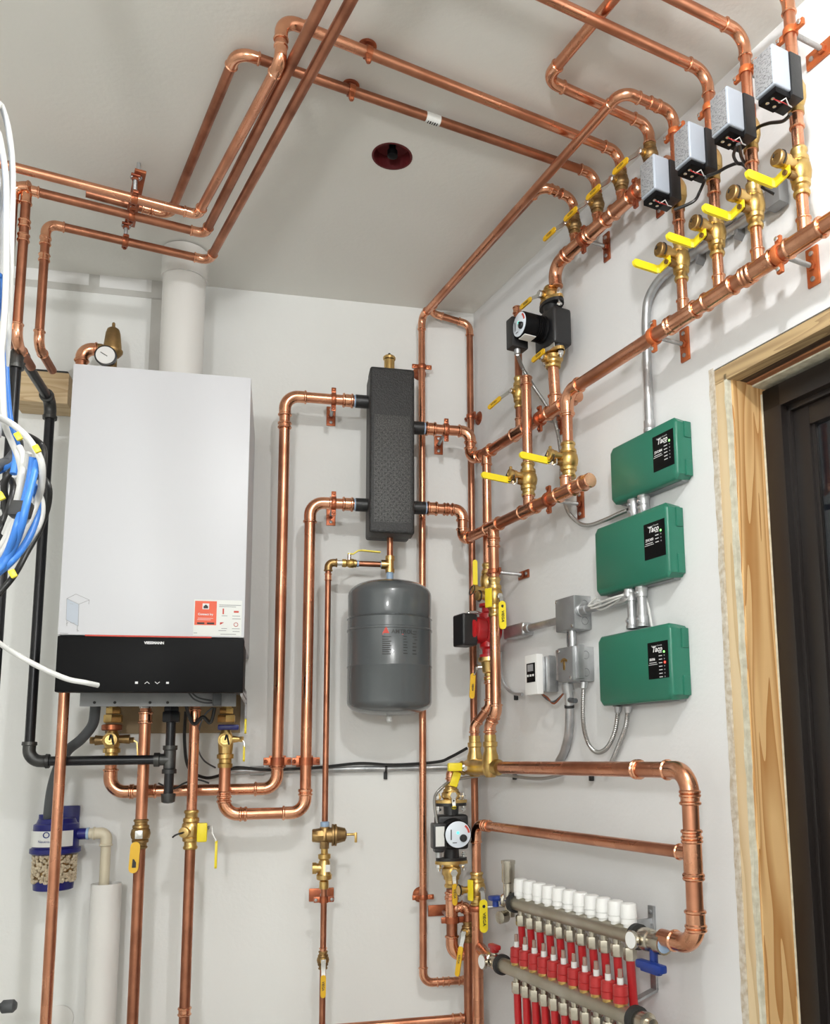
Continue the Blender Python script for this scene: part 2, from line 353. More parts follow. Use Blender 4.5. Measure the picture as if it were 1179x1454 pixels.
# ================================================================== THE ROOM
H = CEIL
UW = 3.9
def rq(u, n): p = rt(u, n, 0); return (p.x, p.y)
XL, YR = -2.25, -3.95
far = rt(3.95, 0, 0)
struct(M().box(V((XL/2-.05, .06, H/2)), XD, YD, ZD, -XL+.3, .12, H+.24).obj('wall_back', 'wall', flat=True))
struct(M().box(V((XL-.06, YR/2, H/2)), XD, YD, ZD, .12, -YR+.1, H+.24).obj('wall_left', 'wall', flat=True))
struct(M().box(V(((XL+far.x)/2, YR-.06, H/2)), XD, YD, ZD, far.x-XL+.5, .12, H+.24).obj('wall_front', 'mudgrey', flat=True))
U0 = uz(R(1015, 640))[0]; ZT = R(1013, 526).z; U3 = U0+1.0; ZB = .25
w = M(); TW = .15
def rbox(mb, u0, u1, n0, n1, z0, z1, bev=0): return mb.box(rt((u0+u1)/2, (n0+n1)/2, (z0+z1)/2), UD, ND, ZD, abs(u1-u0), abs(n1-n0), abs(z1-z0), bev)
def bbox(mb, x0, x1, d0, d1, z0, z1, bev=0): return mb.box(bk((x0+x1)/2, (d0+d1)/2, (z0+z1)/2), XD, YD, ZD, abs(x1-x0), abs(d1-d0), abs(z1-z0), bev)
rbox(w, -.0, U0, -TW, 0, 0, H+.1); rbox(w, U3, 4.1, -TW, 0, 0, H+.1); rbox(w, U0, U3, -TW, 0, ZT, H+.1); rbox(w, U0, U3, -TW, 0, 0, ZB)
struct(w.obj('wall_right', 'wall2', flat=True))
struct(M().prism([(XL-.1,.1),(.15,.1),(far.x+.3,far.y-.3),(XL-.1,YR-.1)], V((0,0,-.05)), V((1,0,0)), V((0,1,0)), ZD, .05).obj('floor', 'floor', flat=True))
# ceiling with the round sprinkler opening
hc = C(557, 222, 0); hr = (C(584, 224, 0)-C(530, 219, 0)).length/2
bm = bmesh.new(); lo = [bm.verts.new(p) for p in ((XL-.1,.1,H),(.15,.1,H),(far.x+.3,far.y-.3,H),(XL-.1,YR-.1,H))]
ci = [bm.verts.new((hc.x+math.cos(a*math.pi/20)*hr, hc.y+math.sin(a*math.pi/20)*hr, H)) for a in range(40)]
es = [bm.edges.new((lo[i], lo[(i+1)%4])) for i in range(4)]+[bm.edges.new((ci[i], ci[(i+1)%40])) for i in range(40)]
bmesh.ops.triangle_fill(bm, use_beauty=True, edges=es)
r_ = bmesh.ops.extrude_face_region(bm, geom=list(bm.faces)); bmesh.ops.translate(bm, vec=(0,0,.12), verts=[g for g in r_['geom'] if isinstance(g, bmesh.types.BMVert)])
bmesh.ops.recalc_face_normals(bm, faces=list(bm.faces))
me = bpy.data.meshes.new('ceiling'); bm.to_mesh(me); bm.free(); me.materials.append(MT['ceil'])
ce = bpy.data.objects.new('ceiling', me); COL.objects.link(ce); struct(ce)
t = T('sprinkler_cup', 'dark red round recess with a black sprinkler head in the ceiling', 'sprinkler', (hc.x, hc.y, H+.03))
M().lathe((hc.x,hc.y,H-.001), ZD, [(0,hr+.003),(0,hr-.001),(.028,hr-.004),(.03,0),(.034,0),(.034,hr+.001),(.004,hr+.001),(.0012,hr+.003),(0,hr+.003)], 40).obj('cup', 'pink', t)
M().lathe((hc.x,hc.y-.006,H-.006), ZD, [(0,.008),(.002,.012),(.014,.012),(.015,.008),(.034,.008)], 14).obj('sprinkler_head', 'blackg', t)
# unfinished drywall near the top left corner of the back wall
p0 = B(-60, 360); xb = B(232, 430).x; xa = B(215, 430).x; zb = B(215, 424).z
struct(bbox(bbox(M(), -2.24, xb, -.001, .0012, zb, H), xa, xb, -.001, .0012, 1.6, zb+.001).obj('trim_1', 'mudgrey', flat=True))
z1, z2 = B(80, 374).z, B(80, 396).z
struct(bbox(bbox(M(), B(18,390).x, B(127,390).x, 0, .0018, z2-.01, z1-.01), B(142,395).x, B(216,395).x, 0, .0018, z2-.012, z1-.02).obj('trim_2', 'mud', flat=True))
# ------------------------------------------------------------------ window with its raw wooden opening
P1 = R(1034, 640); ub = uz(P1)[0]; nd = -uz(al(R(1037,640), 'n', px=1082))[1]
ua = uz(R(1020, 640))[0]
random.seed(3)
def ragged(u0, u1, z0, z1, n0, n1, side):
    mb = M(); n = 70; poly = []
    for i in range(n+1):
        z = z0+(z1-z0)*i/n; poly.append((u0+random.uniform(-.0018,.0018), z))
    for i in range(n, -1, -1):
        z = z0+(z1-z0)*i/n; poly.append((u1+random.uniform(-.0012,.0012), z))
    return mb.prism(poly, ND*n0, UD, ZD, ND, n1-n0)
struct(ragged(U0-.004, ua, ZB, ZT+.004, -.012, .0015, 0).obj('trim_3', 'osb', flat=True))
struct(rbox(M(), ua, ub, -.10, -.002, ZB, ZT-.012, .001).obj('trim_4', 'pine_pale', flat=True))
struct(ragged(ub-.001, ub+.006, ZB, ZT-.02, -.06, -.001, 0).obj('trim_5', 'foam', flat=True))
ur = ub+.006
struct(rbox(M(), ua+.002, ur+.004, -nd-.03, -.012, ZB, ZT-.02, .0015).obj('trim_6', 'pine', flat=True))
# header: pale edge, dark underside, red-brown strip, foam strip
zA = ZT-.002
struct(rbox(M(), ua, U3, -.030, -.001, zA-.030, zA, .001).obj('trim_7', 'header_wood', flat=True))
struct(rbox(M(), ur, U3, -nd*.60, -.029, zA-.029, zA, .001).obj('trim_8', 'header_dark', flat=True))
struct(rbox(M(), ur, U3, -nd*.77, -nd*.60, zA-.032, zA, .001).obj('trim_9', 'header_red', flat=True))
struct(rbox(M(), ur, U3, -nd-.03, -nd*.77, zA-.035, zA, .001).obj('trim_10', 'foam', flat=True))
fo = M(); random.seed(5); n = 60; poly = [(0, 0)]
uf = ur+.004
poly = [(uf, ZB)]+[(uf+.006+random.uniform(-.002,.003), ZB+(ZT-.05-ZB)*i/n) for i in range(n+1)]+[(uf, ZT-.05)]
struct(fo.prism(poly, ND*(-nd-.028), UD, ZD, ND, .026).obj('trim_11', 'foam', flat=True))
# window frame
wz = zA-.044
wr = T('window_1', 'dark brown window set in the raw wooden opening of the right wall', 'window', rt(uf+.5, -nd, ZB)); wr['kind'] = 'structure'
fw = M(); u1 = uf+.008
rbox(fw, u1, u1+.045, -nd-.05, -nd+.002, ZB, wz, .002); rbox(fw, u1, U3, -nd-.05, -nd+.002, wz-.045, wz, .002)
rbox(fw, u1+.040, u1+.052, -nd-.05, -nd-.014, ZB, wz-.04, .002); rbox(fw, u1+.04, U3, -nd-.05, -nd-.014, wz-.056, wz-.04, .002)
rbox(fw, U3-.05, U3, -nd-.05, -nd+.002, ZB, wz, .002); rbox(fw, u1, U3, -nd-.05, -nd+.002, ZB, ZB+.05, .002)
struct(fw.obj('window_frame', 'window_frame', wr))
sh = M(); rbox(sh, u1+.052, u1+.090, -nd-.045, -nd-.022, ZB+.05, wz-.056, .002); rbox(sh, u1+.09, U3-.05, -nd-.045, -nd-.022, wz-.095, wz-.056, .002)
rbox(sh, u1+.090, u1+.097, -nd-.04, -nd-.028, ZB+.05, wz-.09, .001); rbox(sh, U3-.09, U3-.05, -nd-.045, -nd-.022, ZB+.05, wz-.056, .002); rbox(sh, u1+.05, U3-.05, -nd-.045, -nd-.022, ZB+.05, ZB+.09, .002)
struct(sh.obj('sash', 'window_frame', wr))
struct(rbox(M(), u1+.088, U3-.088, -nd-.037, -nd-.033, ZB+.085, wz-.09).obj('glass_pane', 'glass', wr))
# ================================================================== CEILING AND TOP PIPES
zr = None
def pipe_thing(name, label, loc, group=None, cat='pipe'): return T(name, label, cat, loc, group)
# risers of the four heating zones
HN = .085; H4z = 2.189
RU = [uz(R(x, y, HN))[0] for x, y in ((970,435),(1021,398),(1076,360),(1142,318))]
RU[0] -= .0; 
E1 = [R(962,155,HN), R(1010,98,HN), R(1063,42,HN), None]
ztops = [E1[0].z, E1[1].z, E1[2].z, 2.655]
ordn = ['first', 'second', 'third', 'fourth']
AZ0, AZ1 = R(912.6,287,.17).z, R(911,235,.17).z    # actuator bottom / top
VZ0, VZ1 = R(970,398,HN).z, R(968,339,HN).z       # purge valve bottom / top
BZ0, BZ1 = R(969,292,HN).z, AZ1-.012              # zone valve brass body
# header
h4 = T('zone_supply_header', 'long copper header rising to the right above the window, feeding four zone risers', 'pipe', rt(.7, HN, H4z))
u4 = uz(R(806, 600, HN))[0]
V1top = rt(u4, HN, H4z)
ends = elbow(h4, V1top, ZD, UD, R1)
teeL = R1*5.2
cuts = []
for u in RU: cuts += [(u-teeL/2, u+teeL/2)]
xs = [u4+ends-R1*.5]
for a_, b_ in cuts:
    M().cyl(rt(xs[-1], HN, H4z), rt(a_+.005, HN, H4z), R1, seg=20).obj('pipe', 'copper', h4); xs.append(b_-.005)
M().cyl(rt(xs[-1], HN, H4z), rt(1.62, HN, H4z), R1, seg=20).obj('pipe', 'copper', h4)
for u in RU: tee(h4, rt(u, HN, H4z), UD, R1, ZD, R34, L=teeL, Lb=R1+R34*2.2)
coupling(h4, rt(uz(R(953,461,HN))[0], HN, H4z), UD, R1, R1*1.2); coupling(h4, rt(uz(R(1065,385,HN))[0]-.0, HN, H4z), UD, R1, R1*1.2)
for u in (uz(R(931,480,HN))[0], uz(R(1108,360,HN))[0]):
    pass
clamp('orange clamp and rod holding the zone header left of the first riser', rt(uz(R(929,482,HN))[0], HN, H4z), UD, -ND, HN, R1, 'strap_orange', pw=.026, ph=.072)
clamp('orange clamp and rod holding the zone header left of the fourth riser', rt(uz(R(1107,360,HN))[0], HN, H4z), UD, -ND, HN, R1, 'strap_orange', pw=.026, ph=.072)
tops = []
for i, u in enumerate(RU):
    nm = ordn[i]
    # short riser between header and purge valve
    t = pipe_thing('riser_stub', f'short copper stub under the purge valve of the {nm} zone riser from the left', rt(u, HN, H4z+.03), None)
    M().cyl(rt(u, HN, H4z+R1+R34*1.8), rt(u, HN, VZ0+.004), R34, seg=18).obj('pipe', 'copper', t)
    # purge valve with hose outlet and yellow lever
    t = T('purge_valve', f'brass purge valve with yellow lever on the {nm} zone riser from the left', 'valve', rt(u, HN, (VZ0+VZ1)/2))
    M().lathe(rt(u, HN, VZ0), ZD, valve_prof(VZ1-VZ0, R34, 1.06)).obj('body', 'brass', t)
    zc = VZ0+(VZ1-VZ0)*.60; o = rt(u, HN, zc)
    M().lathe(o+ND*R34*1.2, ND, [(0,.009),(.018,.009),(.019,.0125),(.030,.0125),(.031,.010)]).obj('drain_outlet', 'brass', t)
    M().lathe(o+ND*(.043), ND, [(0,.0125),(.002,.0138),(.012,.0138),(.0135,.012),(.0136,.007),(.0125,.006),(.0125,0)], 22).obj('hose_cap', 'bronze', t)
    tp = [o+ND*(.047)+(UD*math.cos(a)+ZD*math.sin(a))*.0142 for a in [math.radians(-60+30*k) for k in range(7)]]
    M().tube(tp+[o+ND*.055+ZD*.010-UD*.004, o+ND*.060-UD*.002] , .0014, 8).obj('cap_tether', 'blackc', t)
    zs = VZ0+(VZ1-VZ0)*.36; s = rt(u, HN, zs)
    M().lathe(s+ND*R34*1.3, ND, [(0,.007),(.016,.007),(.016,.0045),(.026,.0045)]).obj('stem', 'bronze', t)
    q0 = s+ND*.033; q1 = q0-UD*.030-ZD*.001; q2 = q1+ND*.062
    M().ribbon([q0+UD*.007+ZD*.004, q0-UD*.004+ZD*.002, q1+UD*.006-ZD*.001, q1+ND*.006], ZD, [.014,.018,.017,.015], .0035).obj('lever', 'yellow', t)
    M().stadium(q1-ND*.004, q2, ZD, .0155, .006).obj('grip', 'yellow', t)
    # pipe between purge valve and zone valve, zone valve, actuator
    t = T('zone_valve', f'motorised zone valve, grey box with dark base, on the {nm} zone riser from the left', 'zone valve', rt(u, HN, BZ0))
    M().lathe(rt(u, HN, BZ0-.004), ZD, [(0,R34),(0,.0135),(.010,.0135),(.012,.012),(.018,.015),(.030,.0185),(.048,.0185),(.058,.015),(.062,.013),(BZ1-BZ0-.004,.013),(BZ1-BZ0,.0125),(BZ1-BZ0,R34)], 16).box(rt(u+.003, HN+.008, BZ0+.035), UD, ND, ZD, .030, .024, .034, .004).obj('valve_body', 'brass', t)
    M().lathe(rt(u, HN, BZ0-.030), ZD, fitprof(.030, R34)).obj('coupling', 'fit', t)
    a0, a1 = u-.008, u+.037; nb0, nb1, nc1 = HN+.024, HN+.050, HN+.088
    M().box(rt((a0+a1)/2+.001, (nb0+nb1)/2, (AZ0+AZ1)/2-.002), UD, ND, ZD, a1-a0, nb1-nb0, AZ1-AZ0+.002, .002).obj('base_plate', 'blackp', t)
    cv = M(); # cover: open underneath
    cvo = cv.box(rt((a0+a1)/2, (nb1+nc1)/2, (AZ0+AZ1)/2+.002), UD, ND, ZD, a1-a0-.002, nc1-nb1, AZ1-AZ0-.004, .0035, 3).obj('cover', 'alu', t)
    M().box(rt((a0+a1)/2-.0005, nc1+.0004, (AZ0+AZ1)/2+.002), UD, ND, ZD, a1-a0-.008, .0008, AZ1-AZ0-.010, .0003).obj('rating_label', 'aluface', cvo)
    tb = M().box(rt((a0+a1)/2, (nb1+nc1)/2-.002, AZ0-.003), UD, ND, ZD, a1-a0-.007, nc1-nb1-.004, .010, .001); tbo = tb.obj('terminal_block', 'blackg', t)
    for k in (-1,1):
        for l in (-1,1): M().lathe(rt((a0+a1)/2+k*.006, (nb1+nc1)/2+l*.008, AZ0-.0075), -ZD, [(0,.0034),(.002,.0034),(.0025,.0025)], 8).obj('terminal_screw', 'chrome', tbo)
    c0 = rt((a0+a1)/2+.006, (nb1+nc1)/2, AZ0-.009)
    M().tube([c0, c0-ZD*.008+UD*.006, c0-ZD*.004+UD*.014-ND*.006, c0-ZD*.010+UD*.010-ND*.016, c0-ND*.03-ZD*.004+UD*.004], .0011, 6).obj('white_wire', 'whitec', t)
    M().tube([c0+ND*.008, c0+ND*.004-ZD*.007+UD*.006, c0-ND*.004-ZD*.010+UD*.010, c0-ND*.028-ZD*.004+UD*.004], .0009, 6).obj('red_wire', 'redp', t)
    # upper riser with elbow to the ceiling pipe
    t = pipe_thing('zone_riser', ['copper riser above the leftmost grey zone valve, looping over and running back beside the ceiling',
        'copper riser above the second grey zone valve, elbowing into a ceiling pipe','copper riser above the third grey zone valve, elbowing into a ceiling pipe',
        'rightmost copper riser leaving the picture at the top right'][i], rt(u, HN, VZ1), None)
    M().cyl(rt(u, HN, VZ1-.004), rt(u, HN, BZ0-.025), R34, seg=18).obj('pipe', 'copper', t)
    zt = ztops[i]
    if i == 0:
        a = R(962,155,HN); top_ = rt(u, HN, a.z)
        q = al(top_, 'n', px=884); e = B(599, 450, .050)
        # keep the long run parallel to the right wall
        global_run = [rt(u, HN, BZ1-.004), top_, q, e]
        run(t, [rt(u, HN, BZ1-.004), top_, q, e, e-ZD*.05], R34, Rb=.026)
        M().lathe(top_+(q-top_)*.40-ND*.012, ND, fitprof(.024, R34)).obj('coupling', 'fit', t)
        Yend = e
    else:
        top_ = rt(u, HN, zt); run(t, [rt(u, HN, BZ1-.004), top_, top_+ND*(1.0 if i < 3 else .8)], R34, Rb=.034)
    cz = {0: R(958,188,HN).z, 1: R(1003,158,HN).z, 2: R(1056,105,HN).z, 3: R(1124,45,HN).z}[i]
    clamp(f'clamp high on the {nm} zone riser from the left, rod back to the wall', rt(u, HN, cz), ZD, -ND, HN, R34, 'strap_orange', ear=UD, pw=.030 if i < 3 else .03, ph=.075 if i < 3 else .075, pv=UD)
def spt(px, py, z): return plane(px, py, ZD, z)
# fix the long run of the first zone riser: back wall end handled here
Yz = global_run[1].z
Yend = None
# ---- 3/4 inch pipe at x=600 (joined to the first riser run)
N3 = .07
def ceil_valve(nm, cpx, vy0, vy1, label, group=None):
    u = uz(R(*cpx, N3))[0]; return u
CU = [uz(R(816,320,N3))[0], uz(R(848,290,N3))[0], uz(R(882.5,262,N3))[0], uz(R(923,210,N3))[0]]
H3z = 2.547
vz = [(R(816,340,N3).z, R(816,291,N3).z), (R(848,307,N3).z, R(848,262,N3).z), (R(883,276,N3).z, R(883,229,N3).z), (R(923,226,N3).z, R(923,186,N3).z)]
vz0 = sum(a for a, b in vz)/4; vz1 = sum(b for a, b in vz)/4; vz1 = min(vz1, 2.64)
vz0 = H3z+R1+R34*1.6
vz1 = vz0+.050
for i, u in enumerate(CU):
    lab = ['lever valve nearest the black upper pump, below the shortest ceiling pipe', 'second lever valve from the black upper pump on the upper header', 'third lever valve from the black upper pump on the upper header', 'fourth lever valve of the upper header, just behind the leftmost grey zone valve'][i]
    t = lever_valve('brass '+lab, rt(u, N3, vz0), rt(u, N3, vz1), R34, ND, -UD, L=.055, h=.020, bend=.006, m='bronze')
# C0 : shortest, loops away above the long run and comes down the back wall as the rear corner pipe
t = pipe_thing('copper_pipe', 'thin copper pipe running down the corner between the two walls from ceiling height', rt(CU[0], N3, vz1))
c0z = 2.672; p = rt(CU[0], N3, c0z); q = spt(770, 263, c0z)
e = al(bk(0, .034, c0z), 'x', px=607); e2 = B(667, 461, .034); e2 = setz(e2, e2.z)
run(t, [rt(CU[0], N3, vz1-.004), p, q, e, e2, V((e2.x, e2.y, .0))], R34, m='copper_dull', Rb=.026)
coupling(t, p+(q-p).normalized()*.062, q-p, R34, R34*2.2)
# long run + back wall drop
t = pipe_thing('copper_pipe', 'copper pipe dropping straight down the back wall between separator and corner', bk(-.17, .065, 1.0))
Pz = global_run[3]; D6 = -Pz.y; dn = V((Pz.x, Pz.y, B(600, 1396, D6).z)); rx = al(dn, 'x', px=657)
run(t, [V((Pz.x, Pz.y, Pz.z-.05)), dn, rx], R34, Rb=.026)
coupling(t, dn+XD*.062, XD, R34, .02)
coupling(t, rx-XD*.004, XD, R34, .016)
clamp('bell clamp on the back wall pipe beside the top of the black separator', V((Pz.x, Pz.y, B(599,521,D6).z)), ZD, -YD, D6, R34, ear=XD, bell=True)
clamp('bell clamp low on the back wall pipe, left of the lower black pump', V((Pz.x, Pz.y, B(600,1274,D6).z)), ZD, -YD, D6, R34, ear=XD, bell=True)
zz = R(683, 592, 0).z
clamp('bell clamp fixing the corner pipe to the right wall', V((e2.x, e2.y, zz)), ZD, -ND, e2.dot(ND), R34, ear=UD, bell=True)
# C1
t = pipe_thing('copper_pipe', 'upper of the two long parallel ceiling pipes, from the third lever valve', rt(CU[2], N3, vz1))
c1z = 2.674; p = rt(CU[2], N3, c1z); q = spt(400, 26, c1z); q2 = al(q, 'z', py=88)
run(t, [rt(CU[2], N3, vz1-.004), p, q, q2+ZD*.010], R34+.0006, Rb=.03)
Az = q2.z
t = pipe_thing('copper_pipe', 'shiny copper ceiling pipe turning left above the white flue, uppermost on the left', q2)
a2 = spt(281, 305, Az); la = spt(-70, 214, Az)
run(t, [q2+ZD*.012, q2, a2, la], R34, Rb=.018)
# C2
t = pipe_thing('copper_pipe', 'copper ceiling pipe from the second lever valve, carrying the paper sticker', rt(CU[1], N3, vz1))
c2z = 2.678; p = rt(CU[1], N3, c2z); q = spt(337, 73, c2z); a1 = spt(241, 306, c2z); ld = spt(122, 274, c2z)
run(t, [rt(CU[1], N3, vz1-.004), p, q, a1, ld], R34, m='copper_dull', Rb=.03)
coupling(t, a1+(ld-a1).normalized()*.055, ld-a1, R34, .02)
sd = (q-p).normalized(); s0 = spt(618, 163, c2z); k = (s0-p).dot(sd); s0 = p+sd*k
M().lathe(s0-sd*.016, sd, [(0,R34*.99),(0,R34*1.05),(.032,R34*1.05),(.032,R34*.99)], 20).obj('sticker', 'paper', t)
lt = M()
for k in range(5):
    lt.box(s0+sd*(-.010+.005*k)-ZD*(R34*1.05+.0002)*.97+ sd.cross(ZD)*(.001), sd, sd.cross(ZD), ZD, .002+.001*(k % 2), .008, .0006)
lt.obj('lettering', 'ink', t)
C2dir, C2p = sd, p
# C4
t = pipe_thing('copper_pipe', 'copper ceiling pipe bending at the upper middle towards the fourth lever valve', rt(CU[3], N3, vz1))
c4z = 2.672; p = rt(CU[3], N3, c4z); q = spt(775, 113, c4z); q3 = spt(880, -12, c4z); q3 = q+(q3-q)*1.6
run(t, [rt(CU[3], N3, vz1-.004), p, q, q3], R34+.0006, Rb=.028)
m0 = q+(q3-q).normalized()*((spt(826, 50, c4z)-q).length)
# A3 / Lb and A4 / Lc
az = CEIL-.105
t = pipe_thing('copper_pipe', 'dark copper pipe crossing the top left, left one of the two long diagonals', spt(295, 330, az))
a3 = spt(291, 332, az); tp_ = spt(462, -4, az); tp_ = a3+(tp_-a3)*1.5; ll = spt(38, 269, az); l2 = spt(20, 265, az)
dn1 = V((ll.x, ll.y, al(ll, 'z', py=487).z)); k = V((0, 1, 0))
run(t, [tp_, a3, ll+(a3-ll).normalized()*.02], R34, m='copper_dull', Rb=.02, ends=(0, 0))
tee(t, ll, a3-ll, R34, -ZD, R34, L=.05)
l2d = V((l2.x, l2.y, al(l2, 'z', py=468).z)); run(t, [ll-(a3-ll).normalized()*.022, l2, l2d, al(l2d, k, py=500)], R34, m='copper_dull', Rb=.02)
run(t, [ll-ZD*.03, dn1, al(dn1, k, py=521)], R34, m='copper_dull', Rb=.03)
coupling(t, setz(ll, al(ll,'z',py=318).z), ZD, R34, .018); coupling(t, setz(ll, al(ll,'z',py=338).z), ZD, R34, .018)
t = pipe_thing('copper_pipe', 'dark copper ceiling pipe passing just in front of the white flue, lowest on the left', spt(300, 370, az))
a4 = spt(297, 370, az); tp_ = spt(500, -2, az); tp_ = a4+(tp_-a4)*1.4; lc = spt(66, 317, az); dn2 = V((lc.x, lc.y, al(lc, 'z', py=492).z))
run(t, [tp_, a4, lc, dn2, al(dn2, k, py=526)], R34, m='copper_dull', Rb=.024)
coupling(t, setz(lc, al(lc,'z',py=343).z), ZD, R34, .018); coupling(t, setz(lc, al(lc,'z',py=366).z), ZD, R34, .018)
LbP = lambda px: ll+(a3-ll)*((px-38)/(291-38)); 
# hangers
def onseg(a, b, px):
    D = (b-a).normalized(); return al(a, D, px=px)
pA = onseg(la, a2, 191); pB = onseg(ll, a3, 187); pC = onseg(lc, a4, 178)
t = T('ceiling_bracket', 'rusty strip on the ceiling carrying the left pipe hangers, left of the flue', 'bracket', setz(pB, CEIL))
SD = .052; ya = C(200, 240, SD); yb = C(184, 318, SD); d_ = (yb-ya).normalized()
for q_ in (.25, .8): M().cyl(ya.lerp(yb, q_), ya.lerp(yb, q_)+ZD*(SD-.0005), .004, seg=8).obj('stand_off', 'galv', t)
M().box((ya+yb)/2-ZD*.004, d_, d_.cross(ZD), ZD, (yb-ya).length, .024, .006, .001).obj('strip', 'strap', t)
M().lathe(ya+d_*.02-ZD*.007, -ZD, [(0,.006),(.003,.006),(.0035,.004)], 10).lathe(ya+(yb-ya)*.93-ZD*.007, -ZD, [(0,.006),(.003,.006),(.0035,.004)], 10).obj('screw', 'galv', t)
for P, ax, nm in ((pA, a2-la, 'uppermost left ceiling pipe'), (pB, a3-ll, 'middle left ceiling pipe'), (pC, a4-lc, 'lowest left ceiling pipe')):
    clamp('hanger ring and threaded rod holding the '+nm, P, ax, ZD, CEIL-SD-P.z-.007, R34, pw=.02, ph=.02, pv=ax.normalized())
b1 = C(521, 55, 0); b2 = C(497, 105, 0)
for bb, (pp, dd), nm in ((b1, (rt(CU[2],N3,c1z), (spt(400,26,c1z)-rt(CU[2],N3,c1z)).normalized()), 'upper'), (b2, (C2p, C2dir), 'lower')):
    pc = pp+dd*((bb-pp).dot(dd))
    pc = pp+dd*((al(pp, dd, px=523 if nm == 'upper' else 499)-pp).dot(dd))
    # bells sit right above the pipe
    t = T('bell_hanger', f'copper bell hanger on the ceiling over the {nm} of the two long ceiling pipes', 'pipe clamp', setz(pc, CEIL))
    o = setz(pc, CEIL)+V((0,.012,0))
    M().lathe(o, -ZD, [(0,.0175),(.002,.0175),(.004,.015),(.007,.008),(.013,.007),(.013,0)], 24).obj('bell_plate', 'strap', t)
    h = .012
    M().lathe(pc-dd*(h/2), dd, [(0,R34*1.03),(0,R34*1.3),(h,R34*1.3),(h,R34*1.03),(0,R34*1.03)], 20).box(pc+V((0,-.006,-.014)), dd, ZD.cross(dd), ZD, .011, .007, .014, .002).obj('ring', 'strap', t)
    M().ball(pc+V((0,-.006,-.022)), .006, 8).obj('screw', 'strap', t)
# ================================================================== UPPER HEADER, BLACK PUMP, HEADERS
t = pipe_thing('upper_header', 'short copper header under the ceiling above the black pump, with four upright tees', rt(.6, N3, H3z))
uP = uz(R(789, 400, .066))[0]
pbot = rt(uP, .066, R(789,404,.066).z)
# corner
run(t, [pbot, rt(uP, .068, H3z), rt(CU[0]-.034, N3, H3z)], R1, Rb=.034)
cuts = [CU[0]-.034]
for u in CU: tee(t, rt(u, N3, H3z), UD, R1, ZD, R34, L=.066, Lb=R1+R34*1.8)
us = []
for i in range(4):
    a_ = CU[i]+.030; b_ = (CU[i+1]-.030) if i < 3 else CU[3]+.034
    M().cyl(rt(a_, N3, H3z), rt(b_, N3, H3z), R1, seg=20).obj('pipe', 'copper', t)
coupling(t, rt((CU[0]+CU[1])/2+.012, N3, H3z), UD, R1, .018)
endcap(t, rt(CU[3]+.033, N3, H3z), UD, R1)
clamp('clamp and rod holding the upper header between its first two tees', rt(uz(R(829,341,N3))[0], N3, H3z), UD, -ND, N3, R1, pw=.024, ph=.070)
clamp('clamp and rod holding the upper header beside the leftmost grey zone valve', rt(uz(R(903,283,N3))[0], N3, H3z), UD, -ND, N3, R1, pw=.024, ph=.066)
# header H1 (upper of the two lower ones)
H1z, N1 = 2.184, .062
u1a = .150; u1e = uz(R(813, 567, N1))[0]
t = pipe_thing('middle_header', 'copper header along the right wall passing behind the two uprights, round end cap', rt(.3, N1, H1z))
uT1 = uz(R(691,655,N1))[0]; uT2 = uz(R(738,600,N1))[0]; uT3 = uz(R(789,575,N1))[0]
segs = [uT1, uT2, uT3]; last = u1a+.012
for u, rb, bd in ((uT1, .0125, -ZD), (uT2, R34, ZD), (uT3, R1, ZD)):
    L = .066
    if u-L/2+.004 > last: M().cyl(rt(last, N1, H1z), rt(u-L/2+.004, N1, H1z), R1, seg=20).obj('pipe', 'copper', t)
    tee(t, rt(u, N1, H1z), UD, R1, bd, rb, L=L, Lb=R1+.022); last = u+L/2-.004
M().cyl(rt(last, N1, H1z), rt(u1e, N1, H1z), R1, seg=20).obj('pipe', 'copper', t)
endcap(t, rt(u1e-.004, N1, H1z), UD, R1)
clamp('clamp and rod on the middle header behind the capped upright pipe', rt(uz(R(767,596,N1))[0], N1, H1z), UD, -ND, N1, R1, pw=.022, ph=.066)
# header H2
H2z, N2 = 1.948, .094
t = pipe_thing('lower_header', 'copper header lowest on the right wall left of the green boxes, capped end', rt(.3, N2, H2z))
u2a = .150; v0u = uz(R(751,720,N2))[0]; v1u = uz(R(809,697,N2))[0]; uB = uz(R(701,752,N2))[0]; u2e = uz(R(829,689,N2))[0]
v1u = u4+ .0
last = u2a
for u, rb, bd in ((uB, .0135, -ZD), (v0u, .0125, ZD), (u4, R34*1.15, ZD)):
    L = .070
    M().cyl(rt(last, N2, H2z), rt(u-L/2+.004, N2, H2z), R1, seg=20).obj('pipe', 'copper', t)
    tee(t, rt(u, N2, H2z), UD, R1, bd, rb, L=L, Lb=R1+.022); last = u+L/2-.004
M().cyl(rt(last, N2, H2z), rt(max(u2e, last+.004), N2, H2z), R1, seg=20).obj('pipe', 'copper', t)
endcap(t, rt(max(u2e, last+.004)-.004, N2, H2z), UD, R1, .032)
clamp('clamp and rod on the lower header near its capped end', rt(uz(R(780,714,N2))[0], N2, H2z), UD, -ND, N2, R1, pw=.026, ph=.072)
